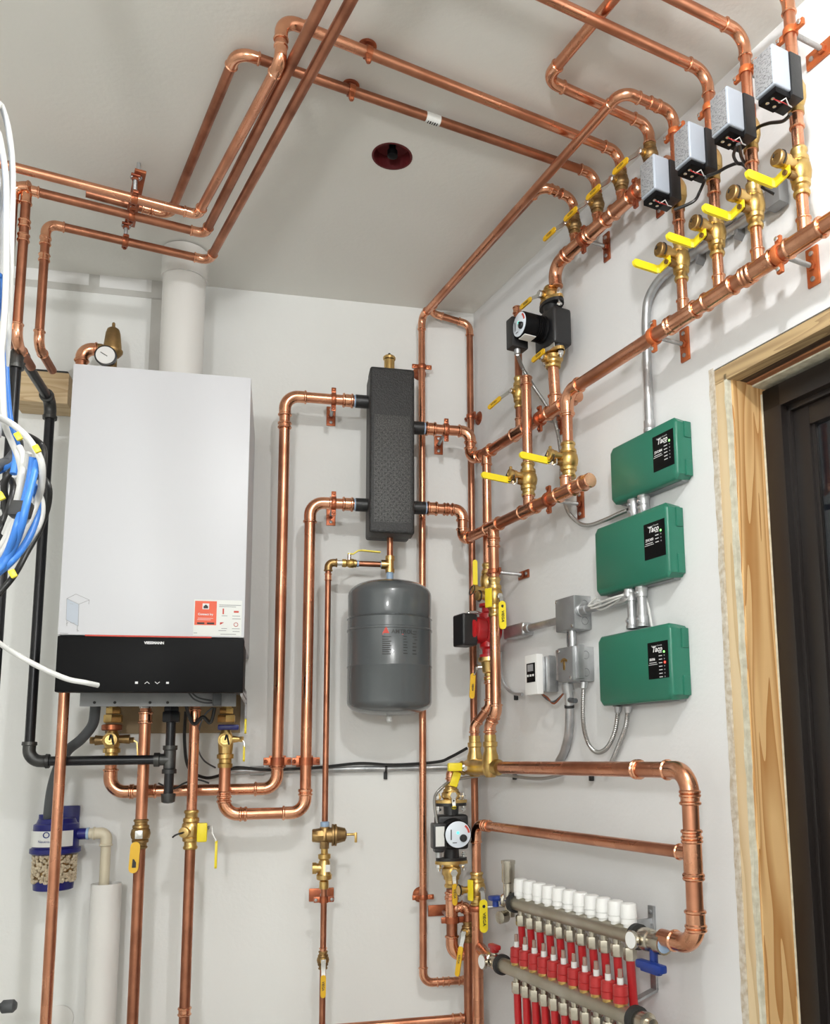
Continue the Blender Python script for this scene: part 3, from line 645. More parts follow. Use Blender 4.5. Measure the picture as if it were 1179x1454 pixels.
# uprights V1 (to the zone header) and V0 (capped)
def upright(label, u, n, r, z0, z1, zt, capd, lab2, cp):
    t = pipe_thing('upright_pipe', label, rt(u, n, z1))
    M().cyl(rt(u, n, z1-.004), rt(u, n, zt), r, seg=20).obj('pipe', 'copper', t)
    if capd: M().lathe(rt(u, n, zt-.006), ZD, fitprof(.024, r)+[(.024,0)], 18).obj('cap', 'fit', t)
    else: coupling(t, rt(u, n, zt-.012), ZD, r, .026)
    v = T('purge_valve', lab2, 'valve', rt(u, n, (z0+z1)/2))
    M().lathe(rt(u, n, z0), ZD, valve_prof(z1-z0, r, 1.05)).obj('body', 'brass', v)
    zc = z0+(z1-z0)*.58; o = rt(u, n, zc)
    M().lathe(o+ND*r*1.2, ND, [(0,.0085),(.020,.0085),(.021,.0115),(.028,.0115),(.029,.009)]).obj('drain_outlet', 'brass', v)
    M().lathe(o+ND*.044, ND, [(0,.012),(.002,.0132),(.010,.0132),(.0115,.011),(.0116,.006),(.0105,.005),(.0105,0)], 22).box(o+ND*.050+ZD*.016, UD, ND, ZD, .007, .006, .008, .002).obj('hose_cap', 'brass', v)
    M().torus(o+ND*.052-ZD*.006, ND+UD*.4, .013, .0014, 18, 6).obj('cap_tether', 'blackc', v)
    zs = z0+(z1-z0)*.40; s = rt(u, n, zs)
    M().lathe(s+ND*r*1.3, ND, [(0,.007),(.014,.007),(.014,.0045),(.022,.0045)]).obj('stem', 'bronze', v)
    q0 = s+ND*.036; q1 = s+ND*.052-UD*.008+ZD*.002; q2 = q1+ND*.076+ZD*cp
    M().ribbon([q0+UD*.006, q0-UD*.006, q1], ZD, [.012,.014,.014], .003).obj('lever', 'chrome', v)
    M().stadium(q1-ND*.006, q2, ZD, .0155, .006).obj('grip', 'yellow', v)
zb0, zb1 = R(808, 683, N2).z, R(808, 612, N2).z
upright('copper upright joining the lower header to the long zone header', u4, HN, .0125, H2z+R1+.018, H2z+R1+.105, H4z-.034, False, 'brass purge valve with yellow lever, right one of the pair on the lower header', .004)
upright('copper upright pipe with a capped open top standing on the lower header', v0u, N2, .0125, H2z+R1+.018, H2z+R1+.105, R(747,545,N2).z, True, 'brass purge valve with yellow lever, left one of the pair on the lower header', .004)
# thin upright V2 behind the pump with amber lever valve
uV = uz(R(735,560,N1))[0]; zc = R(743,553,N1).z
t = pipe_thing('upright_pipe', 'thin capped copper upright rising behind the black upper pump', rt(uT2, N1, zc))
zv0, zv1 = R(740,578,N1).z, R(740,533,N1).z
M().cyl(rt(uT2, N1, H1z+R1+.018), rt(uT2, N1, zv0+.004), R34, seg=18).obj('pipe', 'copper_dull', t)
M().cyl(rt(uT2, N1, zv1-.004), rt(uT2, N1, R(733,438,N1).z), R34, seg=18).obj('pipe', 'copper_dull', t)
M().lathe(rt(uT2, N1, R(733,448,N1).z), ZD, fitprof(.020, R34)+[(.020,0)], 18).obj('cap', 'fit', t)
lever_valve('brass lever valve on the thin upright left of the capped pipe', rt(uT2,N1,zv0), rt(uT2,N1,zv1), R34, ND, ND*.3-UD*.9-ZD*.35, L=.050, h=.018, bend=.004)
# ---- black pump on the right wall
NP = .066; zpb, zpt = R(790,497,NP).z, R(789,427,NP).z
uP = (uT3+uP)/2
t = pipe_thing('pump_stub', 'short copper upright between middle header and the black upper pump', rt(uT3, NP, H1z+.04))
zl0 = R(790,520,NP).z
M().cyl(rt(uT3, N1, H1z+R1+.018), rt(uT3, NP, zl0+.006), R1*.95, seg=18).obj('pipe', 'copper', t)
def flange_valve(label, u, n, z0, z1, up, lev, ym='amber', ld=None, fr=ND, ax=UD, gl=.06, sh=0):
    """isolation flange valve: flange on the pump side, press end on the other"""
    o = rt(u, n, z0) if fr is ND else bk(u, n, z0); L = abs(z1-z0); d = ZD if z1 > z0 else -ZD
    v = T('isolation_valve', label, 'valve', o)
    M().lathe(o, d, [(0,R1*.99),(0,R1*1.2),(.003,R1*1.32),(.007,R1*1.32),(.010,R1*1.15),(L*.28,R1*1.15),(L*.30,R1*1.4),(L*.42,R1*1.45),(L*.5,R1*1.75),(L*.72,R1*1.75),(L*.80,R1*1.4),(L-.008,R1*1.5)]).obj('body', 'brass', v)
    f = M()
    poly = []
    for k in range(24):
        a = 2*math.pi*k/24; poly.append((math.cos(a)*(.038+.006*abs(math.cos(a))**6), math.sin(a)*.025))
    f.prism(poly, o+d*(L-.008), ax, fr, d, .008)
    for s_ in (-1,1): f.lathe(o+d*(L-.008)+ax*s_*.034, d, [(0,.010),(.008,.010)], 12)
    f.obj('flange', 'brass', v)
    for s_ in (-1,1):
        b = M(); b.hexa(o+d*(L-.020)+ax*s_*.034, d, .010, .0075); b.cyl(o+d*(L-.026)+ax*s_*.034, o+d*(L+.022)+ax*s_*.034, .0038, seg=8); b.hexa(o+d*(L+.014)+ax*s_*.034, d, .006, .0075); b.obj('bolt', 'chrome', v)
    zc = o+d*(L*.6)
    stemset(v, zc, fr, R1*1.1, .020)
    s0 = zc+fr*(R1*1.2+.018)-ld*sh; wd = fr.cross(ld)
    M().ribbon([s0-ld*.006, s0+ld*.012, s0+ld*.022+fr*.004, s0+ld*.030+fr*.006], wd, [.011,.010,.009,.009], .0022).obj('lever', 'chrome', v)
    g = s0+ld*.026+fr*.006; gr_ = M().stadium(g, g+ld*gl, wd, .013, .0045).obj('grip', ym, v)
    M().text('VIEGA', g+ld*(gl*.25)+fr*.0027-wd*.003, ld, wd, .0085, bold=.0002).text('VIEGA', g+ld*(gl*.8)-fr*.0027-wd*.003, -ld, wd, .0085, bold=.0002).obj('lettering', 'ink', gr_)
    return v
flange_valve('brass flange valve with amber lever under the black upper pump', uT3, NP, zl0, zpb, 1, 0, ld=(-UD*.9-ZD*.05).normalized(), gl=.060, sh=.055)
zu1 = R(789,403,NP).z
flange_valve('brass flange valve with amber lever on top of the black upper pump', uT3, NP, zu1, zpt, 1, 0, ld=-UD, gl=.055)
def pump(label, c, zb, zt, face, side, boxside, r, hl, boxm='blackp', bodym='blackp', dial=True, boxout=False, mdz=0, bs=None, vb=2.3, lab=True):
    """c = body centre, face = motor direction, side = flange/ear direction, boxside = towards terminal box"""
    p = T('pump', label, 'pump', setz(c, zb))
    hgt = zt-zb; cz = (zb+zt)/2; c = setz(c, cz)
    bd = M()
    for z_, sg in ((zb, 1), (zt, -1)):
        poly = []
        for k in range(20):
            a = 2*math.pi*k/20; poly.append((math.cos(a)*.042, math.sin(a)*.025))
        bd.prism(poly, setz(c, z_), side, face, ZD*sg, .008)
        bd.lathe(setz(c, z_)+ZD*sg*.008, ZD*sg, [(0,.021),(hgt*.15,.020),(hgt*.3,.026)], 16)
    bd.lathe(c-face*.030, face, [(0,.020),(.004,.036),(.016,r*1.22),(.040,r*1.28),(.050,r*1.22),(.054,r*1.0)], 28)
    if bodym == 'blackp': bd.box(c-face*.002+ZD*mdz, side, face, ZD, r*vb, .054, r*vb*1.06, .010, 3)
    bd.obj('volute', bodym, p)
    mo = M()
    prof = [(.030,r*1.02),(.034,r*.90)]; c = c+ZD*mdz
    for k in range(4): prof += [(.037+k*.005,r*.90),(.0375+k*.005,r*.98),(.0400+k*.005,r*.98),(.0405+k*.005,r*.90)]
    prof += [(.060,r*.98),(hl-.003,r*.98),(hl,r*.94),(hl,0)]
    mo.lathe(c, face, prof, 28).obj('motor', bodym if bodym != 'blackp' else 'blackg', p)
    if not boxout:
        fo_, so_, hh_ = bs or (.064, r*1.25, r*1.75)
        bc = c+face*fo_+boxside*so_-ZD*.004
        M().box(bc, boxside, face, ZD, r*.95, .046, hh_, .004).box(bc+boxside*0-ZD*(r*.95), boxside, face, ZD, r*.7, .034, r*.35, .006).obj('terminal_box', 'blackp', p)
        if lab: M().box(bc+boxside*0+face*.0235, boxside, face, ZD, r*.62, .0012, r*1.35, .0004).obj('type_label', 'paper', p)
        M().cyl(bc-ZD*(r*1.05), bc-ZD*(r*1.05+.016), .009, .008, 12).obj('cable_gland', 'galv', p)
        p['gland'] = 0; gl = bc-ZD*(r*1.05+.016)
    if not lab: M().box(c+face*(hl*.80)-ZD*(r*.97)-boxside*.004, boxside, face, ZD, r*.9, hl*.34, .0020, .0005).obj('type_label', 'paper', p)
    if dial:
        f = c+face*hl
        dl_ = M().lathe(f-face*.001, face, [(0,r*.90),(.0022,r*.90),(.003,r*.86),(.003,0)], 32).obj('dial', 'glassy', p)
        s1 = side if side.dot(RR) > 0 else -side
        rx = M(); pts = []
        for k in range(9):
            a = math.radians(8+42*k/8); pts.append((math.cos(a)*r*.84, math.sin(a)*r*.84))
        for k in range(8, -1, -1):
            a = math.radians(8+42*k/8); pts.append((math.cos(a)*r*.70, math.sin(a)*r*.70))
        rx.prism(pts, f+face*.002, s1, ZD, face, .0012).obj('speed_scale', 'inkred', dl_)
        M().lathe(f+s1*r*.36-ZD*r*.25, face, [(0,r*.26),(.006,r*.26),(.008,r*.22),(.008,0)], 18).box(f+s1*r*.36-ZD*r*.25+face*.009, s1, face, ZD, r*.12, .003, r*.44, .001).obj('speed_knob', 'blackp', dl_)
        M().lathe(f-s1*r*.02+ZD*r*.12, face, [(0,r*.10),(.0034,r*.10),(.0036,0)], 12).obj('status_light', 'screen', dl_)
        M().box(f+face*.0031-s1*r*.5, s1, ZD, face, r*.07, r*.7, .0004).box(f+face*.0031-s1*r*.25-ZD*r*.55, s1, ZD, face, r*.3, r*.05, .0004).obj('lettering', 'ink', dl_)
    return p, (gl if not boxout else None)
pump1, gl1 = pump('black circulator pump with white dial, upper one on the right wall', rt(uT3, NP, 2.3), zpb, zpt, ND, UD, -UD, .033, .094, mdz=-.012, bs=(.076, .043, .078), vb=2.75, lab=False)
# ================================================================== SEPARATOR AND ITS PIPES (back wall)
DS = .13
sx0, sx1 = B(525,640,.185).x, B(589,640,.185).x
szt, szb = B(556,522,.185).z, B(556,757,.185).z
scx = (sx0+sx1)/2
t = T('hydraulic_separator', 'tall black insulated hydraulic separator on the back wall above the grey tank', 'separator', bk(scx, DS, szb))
M().box(bk(scx, .155, (szt+szb)/2), XD, YD, ZD, sx1-sx0, .064, szt-szb, .009, 3).obj('front_shell', 'epp', t)
M().box(bk(scx-.001, .100, (szt+szb)/2), XD, YD, ZD, (sx1-sx0)*.97, .058, (szt-szb)*.985, .009, 3).box(bk(scx, .1245, (szt+szb)/2), XD, YD, ZD, (sx1-sx0)*.985, .010, (szt-szb)*.99, .003).obj('rear_shell', 'epp', t)
# nubbed face (raised field with small pits)
f0 = M(); fz0, fz1 = szb+.030, szt-.030
f0.box(bk(scx, .1868, (B(556,590,.185).z+fz0)/2), XD, YD, ZD, (sx1-sx0)*.80, .0012, B(556,590,.185).z-fz0, .0005)
f0.obj('textured_panel', 'eppface', t)
dm = M()
for i in range(30):
    for j in range(6):
        z = fz0+.004+i*.0088; x = scx+(j-2.5+(.25 if i % 2 else -.25))*(sx1-sx0)*.132
        dm.lathe(bk(x, .1873, z), YD, [(0,.0028),(.0003,.0026),(.0004,0)], 6)
dm.obj('dimple_pattern', 'ink', t)
gx0, gx1 = B(533,545,.187).x, B(561,545,.187).x; gz1, gz0 = B(547,539,.187).z, B(547,549,.187).z
bbox(bbox(M(), gx0, gx1, .1865, .1876, gz1-.0012, gz1), gx1-.0012, gx1, .1865, .1876, gz0, gz1).obj('moulded_recess', 'ink', t)
v = T('air_vent', 'brass automatic air vent with black tip on top of the black separator', 'air vent', bk(B(553,523,.125).x, .125, szt))
vx = B(553,520,.125).x; vz_ = szt
zt0 = B(553,509,.125).z
M().lathe(bk(vx,.125,vz_-.012), ZD, [(0,.0145),(zt0-vz_+.006,.0148),(zt0-vz_+.008,.0175),(zt0-vz_+.014,.018),(zt0-vz_+.018,.015),(zt0-vz_+.020,.006),(zt0-vz_+.021,0)], 22).obj('body', 'brass', v)
M().lathe(bk(vx,.125,zt0+.006), ZD, [(0,.0045),(.006,.0045),(.009,.003),(.009,0)], 12).obj('vent_tip', 'blackp', v)
# ports
def port(z, px, sgn, lab, ring):
    x0 = sx0 if sgn < 0 else sx1; x1 = B(px, 0, DS).x if False else al(bk(x0, DS, z), 'x', px=px).x
    p = T('port_sleeve', lab, 'pipe sleeve', bk(x0, DS, z))
    M().cyl(bk(x0-sgn*.004, DS, z), bk(x1, DS, z), .0185, seg=22).obj('sleeve', 'blackp', p)
    M().cyl(bk(x1-sgn*.001, DS, z), bk(x1+sgn*.004, DS, z), .0165, seg=22).obj('tape_ring', 'lightblue', p)
    return x1+sgn*.003
zpu_l, zpl_l = B(510,570,DS).z, B(510,717,DS).z
zpu_r, zpl_r = B(597,608,DS).z, B(597,721,DS).z
zpl = (zpl_l+zpl_r)/2
xa = port(zpu_l, 505, -1, 'black sleeve on the upper left port of the separator', 1)
xb_ = port(zpl, 505, -1, 'black sleeve on the lower left port of the separator', 1)
xc = port(zpu_r, 602, 1, 'black sleeve on the upper right port of the separator', 1)
xd = port(zpl, 604, 1, 'black sleeve on the lower right port of the separator', 1)
# boiler pipes P1 (outer) and P2 (inner)
DB = .125; DB1 = .088
def rcoup(par, p, ax, r): coupling(par, p, ax, r, r*2.6)
t = pipe_thing('boiler_pipe', 'outer of the two copper pipes looping from the boiler up to the separator', bk(xa, DS, zpu_l))
z_lo = B(280, 1122, DB1).z; xo = B(404, 620, DS).x; x_l = B(157, 1100, DB1).x
zvl = B(157, 1080, DB1).z
run(t, [bk(xa, DS, zpu_l), bk(xo, DS, zpu_l), bk(xo, DB1, z_lo), bk(x_l, DB1, z_lo), bk(x_l, DB1, zvl)], R1, Rb=.036)
coupling(t, bk(xa-.018, DS, zpu_l), XD, R1*1.08, .030, m='fit'); coupling(t, bk(xo, DS, B(404,604,DS).z), ZD, R1, .018)
coupling(t, bk(x_l+.06, DB1, z_lo), XD, R1, .028); coupling(t, bk(B(214,1122,DB1).x, DB1, z_lo), XD, R1, .028)
t = pipe_thing('boiler_pipe', 'inner of the two copper pipes looping from the boiler up to the separator', bk(xb_, DS, zpl))
z_lo2 = B(380, 1155, DB).z; xi = B(440, 760, DS).x; x_r = B(319, 1110, DB).x; zvr = B(319, 1088, DB).z
run(t, [bk(xb_, DS, zpl), bk(xi, DS, zpl), bk(xi, DB, z_lo2), bk(x_r, DB, z_lo2), bk(x_r, DB, zvr)], R1, Rb=.036)
coupling(t, bk(xb_-.018, DS, zpl), XD, R1*1.08, .030); coupling(t, bk(B(345,1155,DB).x, DB, z_lo2), XD, R1, .018)
coupling(t, bk(xi, DB, B(434,1125,DB).z), ZD, R1, .018); coupling(t, bk(x_r, DB, B(319,1135,DB).z), ZD, R1, .018)
# wall clamps of these
def plateclamp(label, x, d, z, horiz=True, m='strap'):
    return clamp(label, bk(x, d, z), XD if horiz else ZD, -YD, d, R1, m, pw=.026, ph=.058, pv=ZD if horiz else XD, ear=ZD if horiz else XD)
plateclamp('clamp on the outer boiler pipe beside the upper left separator port', al(bk(xo,DS,zpu_l),'x',px=474).x, DS, zpu_l)
plateclamp('clamp on the inner boiler pipe beside the lower left separator port', al(bk(xo,DS,zpl),'x',px=474).x, DS, zpl)
plateclamp('clamp on the copper pipe at the upper right separator port', al(bk(xo,DS,zpu_r),'x',px=634).x, DS, zpu_r)
for px, x_, nm, DB_ in ((395, xo, 'outer', DB1+.003), (434, xi, 'inner', DB)):
    zc_ = B(px, 1081, DB_).z
    c_ = T('wall_clamp', f'two-bolt clamp low on the {nm} boiler pipe at the grey conduit', 'pipe clamp', bk(x_, 0, zc_))
    M().box(bk(x_, DB_+.001, zc_), XD, YD, ZD, .072, .008, .020, .002).lathe(bk(x_, DB_, zc_-.010), ZD, [(0,R1*1.03),(0,R1*1.3),(.02,R1*1.3),(.02,R1*1.03),(0,R1*1.03)], 20).obj('ring', 'strap', c_)
    for s_ in (-.030,.030): M().ball(bk(x_+s_, DB_+.006, zc_), .0055, 8).obj('bolt', 'strap', c_)
    M().box(bk(x_+.002, DB_/2, zc_+.004), XD, YD, ZD, .010, DB_-.016, .010, .001).box(bk(x_, .002, zc_), XD, YD, ZD, .045, .004, .030, .001).obj('stand_off', 'strap', c_)
# right ports to the headers
t = pipe_thing('copper_pipe', 'bent copper pipe from the upper right separator port to the middle header', bk(xc, DS, zpu_r))
s1_ = bk(xc, DS, zpu_r); e1_ = rt(u1a+.020, N1, H1z)
cx = al(s1_, 'x', px=668)
m1 = V((cx.x, cx.y, zpu_r)); m2 = V((cx.x, cx.y, H1z))
d2 = (e1_-m2); 
run(t, [s1_, m1, m2+ZD*0, e1_], R1, Rb=.026, Ls=.010)
coupling(t, s1_+XD*.017, XD, R1*1.08, .030); coupling(t, s1_+XD*.060, XD, R1, .016)
t = pipe_thing('copper_pipe', 'bent copper pipe from the lower right separator port to the lower header', bk(xd, DS, zpl))
s1_ = bk(xd, DS, zpl); cx = al(s1_, 'x', px=657); m1 = V((cx.x, cx.y, zpl)); m2 = V((cx.x, cx.y, H2z)); e1_ = rt(u2a+.008, N2, H2z)
run(t, [s1_, m1, m2, e1_], R1, Rb=.024, Ls=.009)
coupling(t, s1_+XD*.017, XD, R1*1.08, .030); coupling(t, s1_+XD*.056, XD, R1, .016)
# ================================================================== EXPANSION TANK
DT = .128
tx = B(553.5, 920, DT).x; tr = (B(613,920,DT).x-B(494.5,920,DT).x)/2
zt_, zb_ = B(553,826,DT).z, B(553,1016,DT).z
def tz(py): return al(bk(tx, DT+tr*.98, 1.5), 'z', py=py).z
t = T('expansion_tank', 'grey enamelled expansion tank hanging under the black separator', 'tank', bk(tx, DT, zb_))
Ht = zt_-zb_; prof = []
zs1 = B(500, 998, DT).z; zs2 = B(500, 846, DT).z
for k in range(9):
    a = math.pi/2*k/8; prof.append((zs1-zb_-(zs1-zb_)*math.cos(a), tr*math.sin(a)**.75))
def rng(py): 
    z = tz(py)-zb_; return z
for py, dr in ((888+2,0),):
    pass
g = [(rng(942)-.004,tr),(rng(942)-.002,tr+.0012),(rng(942)+.001,tr+.0012),(rng(942)+.003,tr),(rng(889)-.004,tr),(rng(889)-.002,tr+.0018),(rng(889)+.002,tr+.0018),(rng(889)+.004,tr),(rng(872)-.002,tr),(rng(872),tr+.0022),(rng(872)+.003,tr-.003),(rng(868)+.004,tr-.001)]
prof += [x for x in g if prof[-1][0] < x[0] < zs2-zb_]
for k in range(9):
    a = math.pi/2*k/8; prof.append((zs2-zb_+(zt_-zs2)*math.sin(a), tr*max(.02,math.cos(a))**.7))
prof = sorted(prof, key=lambda q: q[0])
M().lathe(bk(tx, DT, zb_), ZD, prof, 56).obj('shell', 'tank', t)
M().lathe(bk(tx, DT, zb_-.018), ZD, [(0,.004),(.003,.0085),(.012,.0085),(.020,.006)], 14).obj('drain_tip', 'frost', t)
cy_c = bk(tx, DT, 0)
dirc = (CAM-cy_c); dirc.z = 0; dirc.normalize(); ang0 = math.atan2(dirc.y, dirc.x)
def cylmap(px0, py0):
    # start point on the tank surface under that pixel
    r_ = ray(px0, py0); o_ = CAM-cy_c; a = r_.x**2+r_.y**2; b = 2*(o_.x*r_.x+o_.y*r_.y); c = o_.x**2+o_.y**2-(tr+.0006)**2
    s = (-b-math.sqrt(b*b-4*a*c))/(2*a); P = CAM+r_*s
    th = math.atan2(P.y-cy_c.y, P.x-cy_c.x); z0 = P.z
    return lambda x, y: V((cy_c.x+(tr+.0006)*math.cos(th+x/tr), cy_c.y+(tr+.0006)*math.sin(th+x/tr), z0+y))
lt = M(); lt.text('AMTROL', None or (0,0,0), XD, ZD, .0150, bold=.0003, fn=cylmap(556, 899))
for k, (w_, xx, yy) in enumerate([(.042,543,904.5),(.030,543,908),(.042,543,911),(.036,543,914),(.042,543,917),(.036,543,920),(.042,543,923),(.034,543,926),(.040,543,929),(.018,573,904),(.016,573,908),(.022,573,912),(.018,573,916),(.022,573,920),(.018,573,924),(.022,573,928),(.026,586,897),(.022,586,901),(.026,586,905),(.016,589,909),(.020,586,914),(.024,586,919),(.020,586,924),(.024,586,929)]):
    fn = cylmap(xx, yy); n = 6
    vs = []
    for i in range(n+1): vs += [fn(w_*.55*i/n, 0), fn(w_*.55*i/n, .0019)]
    lt.add(vs, [(2*i, 2*i+2, 2*i+3, 2*i+1) for i in range(n)])
lt.obj('lettering', 'ink', t)
fn = cylmap(543, 899)
M().add([fn(0,0), fn(.018,0), fn(.010,.018)], [(0,1,2)]).add([fn(0,-.003), fn(.055,-.003), fn(.055,-.0015), fn(0,-.0015)], [(0,1,2,3)]).obj('logo_mark', 'inkred', t)
# tee above tank and branch
t = pipe_thing('tank_connection', 'brass tee and copper nipple between the separator and the grey tank', bk(tx, DT, zt_))
zte = B(555, 802, DT).z; zsb = szb
M().cyl(bk(tx, DT, zte+.020), bk(tx, DT, szb+.004), .0085, seg=16).obj('pipe', 'copper_dull', t)
M().lathe(bk(tx, DT, zte-.022), ZD, [(0,.0085),(0,.0125),(.010,.0130),(.010,.0105),(.034,.0105),(.034,.013),(.046,.0125),(.046,.009)], 14).lathe(bk(tx, DT, zte), -XD, [(0,.0105),(.012,.0105),(.012,.013),(.024,.0125),(.024,.008)], 14).obj('tee', 'brass', t)
M().cyl(bk(tx, DT, zt_-.008), bk(tx, DT, zte-.020), .0095, seg=14).obj('union', 'lightblue', t)
t = pipe_thing('feed_pipe', 'thin copper feed pipe dropping left of the grey tank from a brass elbow', bk(tx-.1, DT, zte))
xe = B(466, 830, DT).x
xv0 = al(bk(tx,DT,zte),'x',px=506).x; xv1 = al(bk(tx,DT,zte),'x',px=486).x
M().cyl(bk(tx-.022, DT, zte), bk(xv0-.004, DT, zte), R12, seg=16).obj('pipe', 'copper_dull', t)
M().cyl(bk(tx-.026, DT, zte), bk(tx-.020, DT, zte), R12*1.15, seg=14).cyl(bk(xv0+.002, DT, zte), bk(xv0+.007, DT, zte), R12*1.2, seg=14).obj('tape_ring', 'lightblue', t)
M().cyl(bk(xv1+.006, DT, zte), bk(xe+.02, DT, zte), R12, seg=16).obj('pipe', 'chrome', t)
elbow(t, bk(xe, DT, zte), -XD, -ZD, R12*1.2, Rb=.014, Ls=.010, m='bronze')
zreg = B(462, 1172, DT).z
M().cyl(bk(xe, DT, zreg-.004), bk(xe, DT, zte-.018), R12, seg=16).obj('pipe', 'copper_dull', t)
coupling(t, bk(xe, DT, zte-.040), ZD, R12, .020)
v = T('ball_valve', 'small brass valve with flat yellow lever above the grey tank', 'valve', bk((xv0+xv1)/2, DT, zte))
M().lathe(bk(xv1, DT, zte), XD, [(0,.008),(0,.011),(.010,.0115),(.013,.009),(.020,.0125),(.030,.0125),(.035,.009),(xv0-xv1-.006,.011),(xv0-xv1,.011),(xv0-xv1,.008)], 14).obj('body', 'brass', v)
xm = (xv0+xv1)/2; M().cyl(bk(xm, DT, zte+.008), bk(xm, DT, zte+.028), .006, .0045, 12).obj('stem', 'chrome', v)
M().ribbon([bk(xm-.004, DT, zte+.026), bk(xm+.010, DT, zte+.026), bk(xm+.024, DT, zte+.036), bk(xm+.034, DT, zte+.037), bk(xm+.085, DT, zte+.034)], YD, [.010,.010,.009,.012,.012], .003).obj('lever', 'yellow', v)
# feed column fittings
col = lambda py: B(461, py, DT).z
t = T('pressure_regulator', 'bronze pressure reducing valve with side adjuster on the thin feed pipe', 'valve', bk(xe, DT, col(1200)))
zc_ = col(1186)
b_ = M().lathe(bk(xe, DT, col(1205)), ZD, [(0,.009),(0,.012),(.018,.012),(.022,.016),(.045,.016),(.050,.0125),(col(1174)-col(1205),.0125),(col(1174)-col(1205),.008)], 8)
b_.lathe(bk(xe-.004, DT, zc_), -XD, [(0,.018),(.012,.018),(.026,.0165),(.028,.015),(.028,0)], 8)
b_.lathe(bk(xe+.004, DT, zc_), XD, [(0,.018),(.014,.020),(.014,.028),(.019,.028),(.020,.026),(.021,.028),(.026,.028),(.027,.022),(.048,.017),(.052,.010),(.052,0)], 18)
b_.obj('body', 'bronze', t)
M().cyl(bk(xe+.050, DT, zc_), bk(xe+.082, DT, zc_), .0035, seg=10).box(bk(xe+.080, DT+.003, zc_-.008), XD, YD, ZD, .007, .006, .026, .002).obj('adjuster', 'brass', t)
M().lathe(bk(xe, DT, col(1174)), ZD, [(0,.0105),(.003,.0115),(.012,.0115),(.014,R12)], 16).obj('tape_ring', 'lightblue', t)
t = T('backflow_preventer', 'brass backflow preventer with side vent below the bronze regulator', 'valve', bk(xe, DT, col(1262)))
z0_ = col(1262); HH = col(1205)-z0_
M().lathe(bk(xe, DT, z0_), ZD, [(0,.009),(0,.012),(HH*.18,.012),(HH*.2,.009),(HH*.24,.019),(HH*.34,.020),(HH*.40,.016),(HH*.68,.0145),(HH*.72,.012),(HH*.76,.016),(HH*.86,.016),(HH*.88,.009),(HH,.009)], 16).lathe(bk(xe, DT, z0_+HH*.52), -XD, [(0,.013),(.020,.012),(.020,.0145),(.030,.0145),(.030,.010),(.026,0)], 14).obj('body', 'brass', t)
M().box(bk(xe+.008, DT+.0145, z0_+HH*.52), XD, YD, ZD, .012, .002, .018, .0005).obj('tag', 'paper', t)
t = pipe_thing('feed_pipe', 'thin weathered copper feed pipe below the brass backflow preventer', bk(xe, DT, .8))
M().cyl(bk(xe, DT, B(460,1352,DT).z), bk(xe, DT, z0_+.004), R12, seg=16).obj('pipe', 'copper_dull', t)
M().cyl(bk(xe, DT, 0), bk(xe, DT, B(460,1376,DT).z), R12, seg=16).obj('pipe', 'copper_dull', t)
coupling(t, bk(xe, DT, B(460,1350,DT).z), ZD, R12, .016)
c_ = T('wall_clamp', 'rusty plate clamp on the thin feed pipe under the backflow preventer', 'pipe clamp', bk(xe, 0, col(1270)))
zc_ = B(460, 1270, .004).z
M().box(bk(xe, .004, zc_), XD, YD, ZD, .066, .006, .034, .002).obj('wall_plate', 'strap', c_)
M().cyl(bk(xe, .006, zc_), bk(xe, DT-.008, col(1277)), .0045, seg=10).obj('rod', 'galv', c_)
zc2 = col(1277)
M().lathe(bk(xe, DT, zc2-.008), ZD, [(0,R12*1.03),(0,R12*1.45),(.016,R12*1.45),(.016,R12*1.03),(0,R12*1.03)], 18).box(bk(xe, DT, zc2-.0), XD, YD, ZD, .052, .008, .015, .003).obj('ring', 'strap', c_)
for s_ in (-.02,.02): M().ball(bk(xe+s_, DT+.005, zc2), .0045, 8).obj('screw', 'galv', c_)
lever_valve('small bronze valve with amber lever hanging at the foot of the feed pipe', bk(xe, DT, B(460,1376,DT).z), bk(xe, DT, B(460,1350,DT).z), R12*1.15, YD, -ZD, L=.055, m='bronze', h=.016, bend=.004)
# ================================================================== CONDUIT AND BLACK CABLE ACROSS THE BACK WALL
zc0, zc1 = B(330,1096,.015).z, B(655,1088,.015).z; zcm = (zc0+zc1)/2
t = T('conduit', 'thin grey metal conduit running level across the back wall', 'conduit', bk(-.4,.012,zcm))
M().cyl(bk(B(322,1097,.014).x, .014, zcm), bk(-.012, .014, zcm), .0085, seg=14).obj('tube', 'galv', t)
xk = B(365, 1096, .014).x; M().cyl(bk(xk-.018,.014,zcm), bk(xk+.018,.014,zcm), .0125, seg=14).obj('connector', 'galv', t)
for px in (548,):
    xk = B(px, 1095, .014).x; M().cyl(bk(xk-.003,.014,zcm), bk(xk+.003,.014,zcm), .0115, seg=12).box(bk(xk,.006,zcm-.020), XD, YD, ZD, .010, .006, .020, .001).obj('clip', 'ink', t)
pts = [B(264,1010,.10), B(262,1050,.09), B(268,1090,.07), B(290,1104,.04), B(312,1101,.035), B(335,1090,.032), B(380,1093,.03), B(450,1090,.03), B(510,1084,.03), B(560,1086,.03), B(620,1082,.03), B(640,1075,.04), B(664,1062,.05)]
def smooth(pts, n=8):
    out = []
    P = [pts[0]]+pts+[pts[-1]]
    for i in range(1, len(P)-2):
        for k in range(n):
            s = k/n; a, b, c, d = P[i-1], P[i], P[i+1], P[i+2]
            out.append(.5*((2*b)+(c-a)*s+(2*a-5*b+4*c-d)*s*s+(-a+3*b-3*c+d)*s*s*s))
    out.append(pts[-1]); return out
t = M().tube(smooth(pts), .0042, 8).obj('power_cable', 'blackc'); top(t, 'black cable sagging along the grey conduit on the back wall', 'cable')
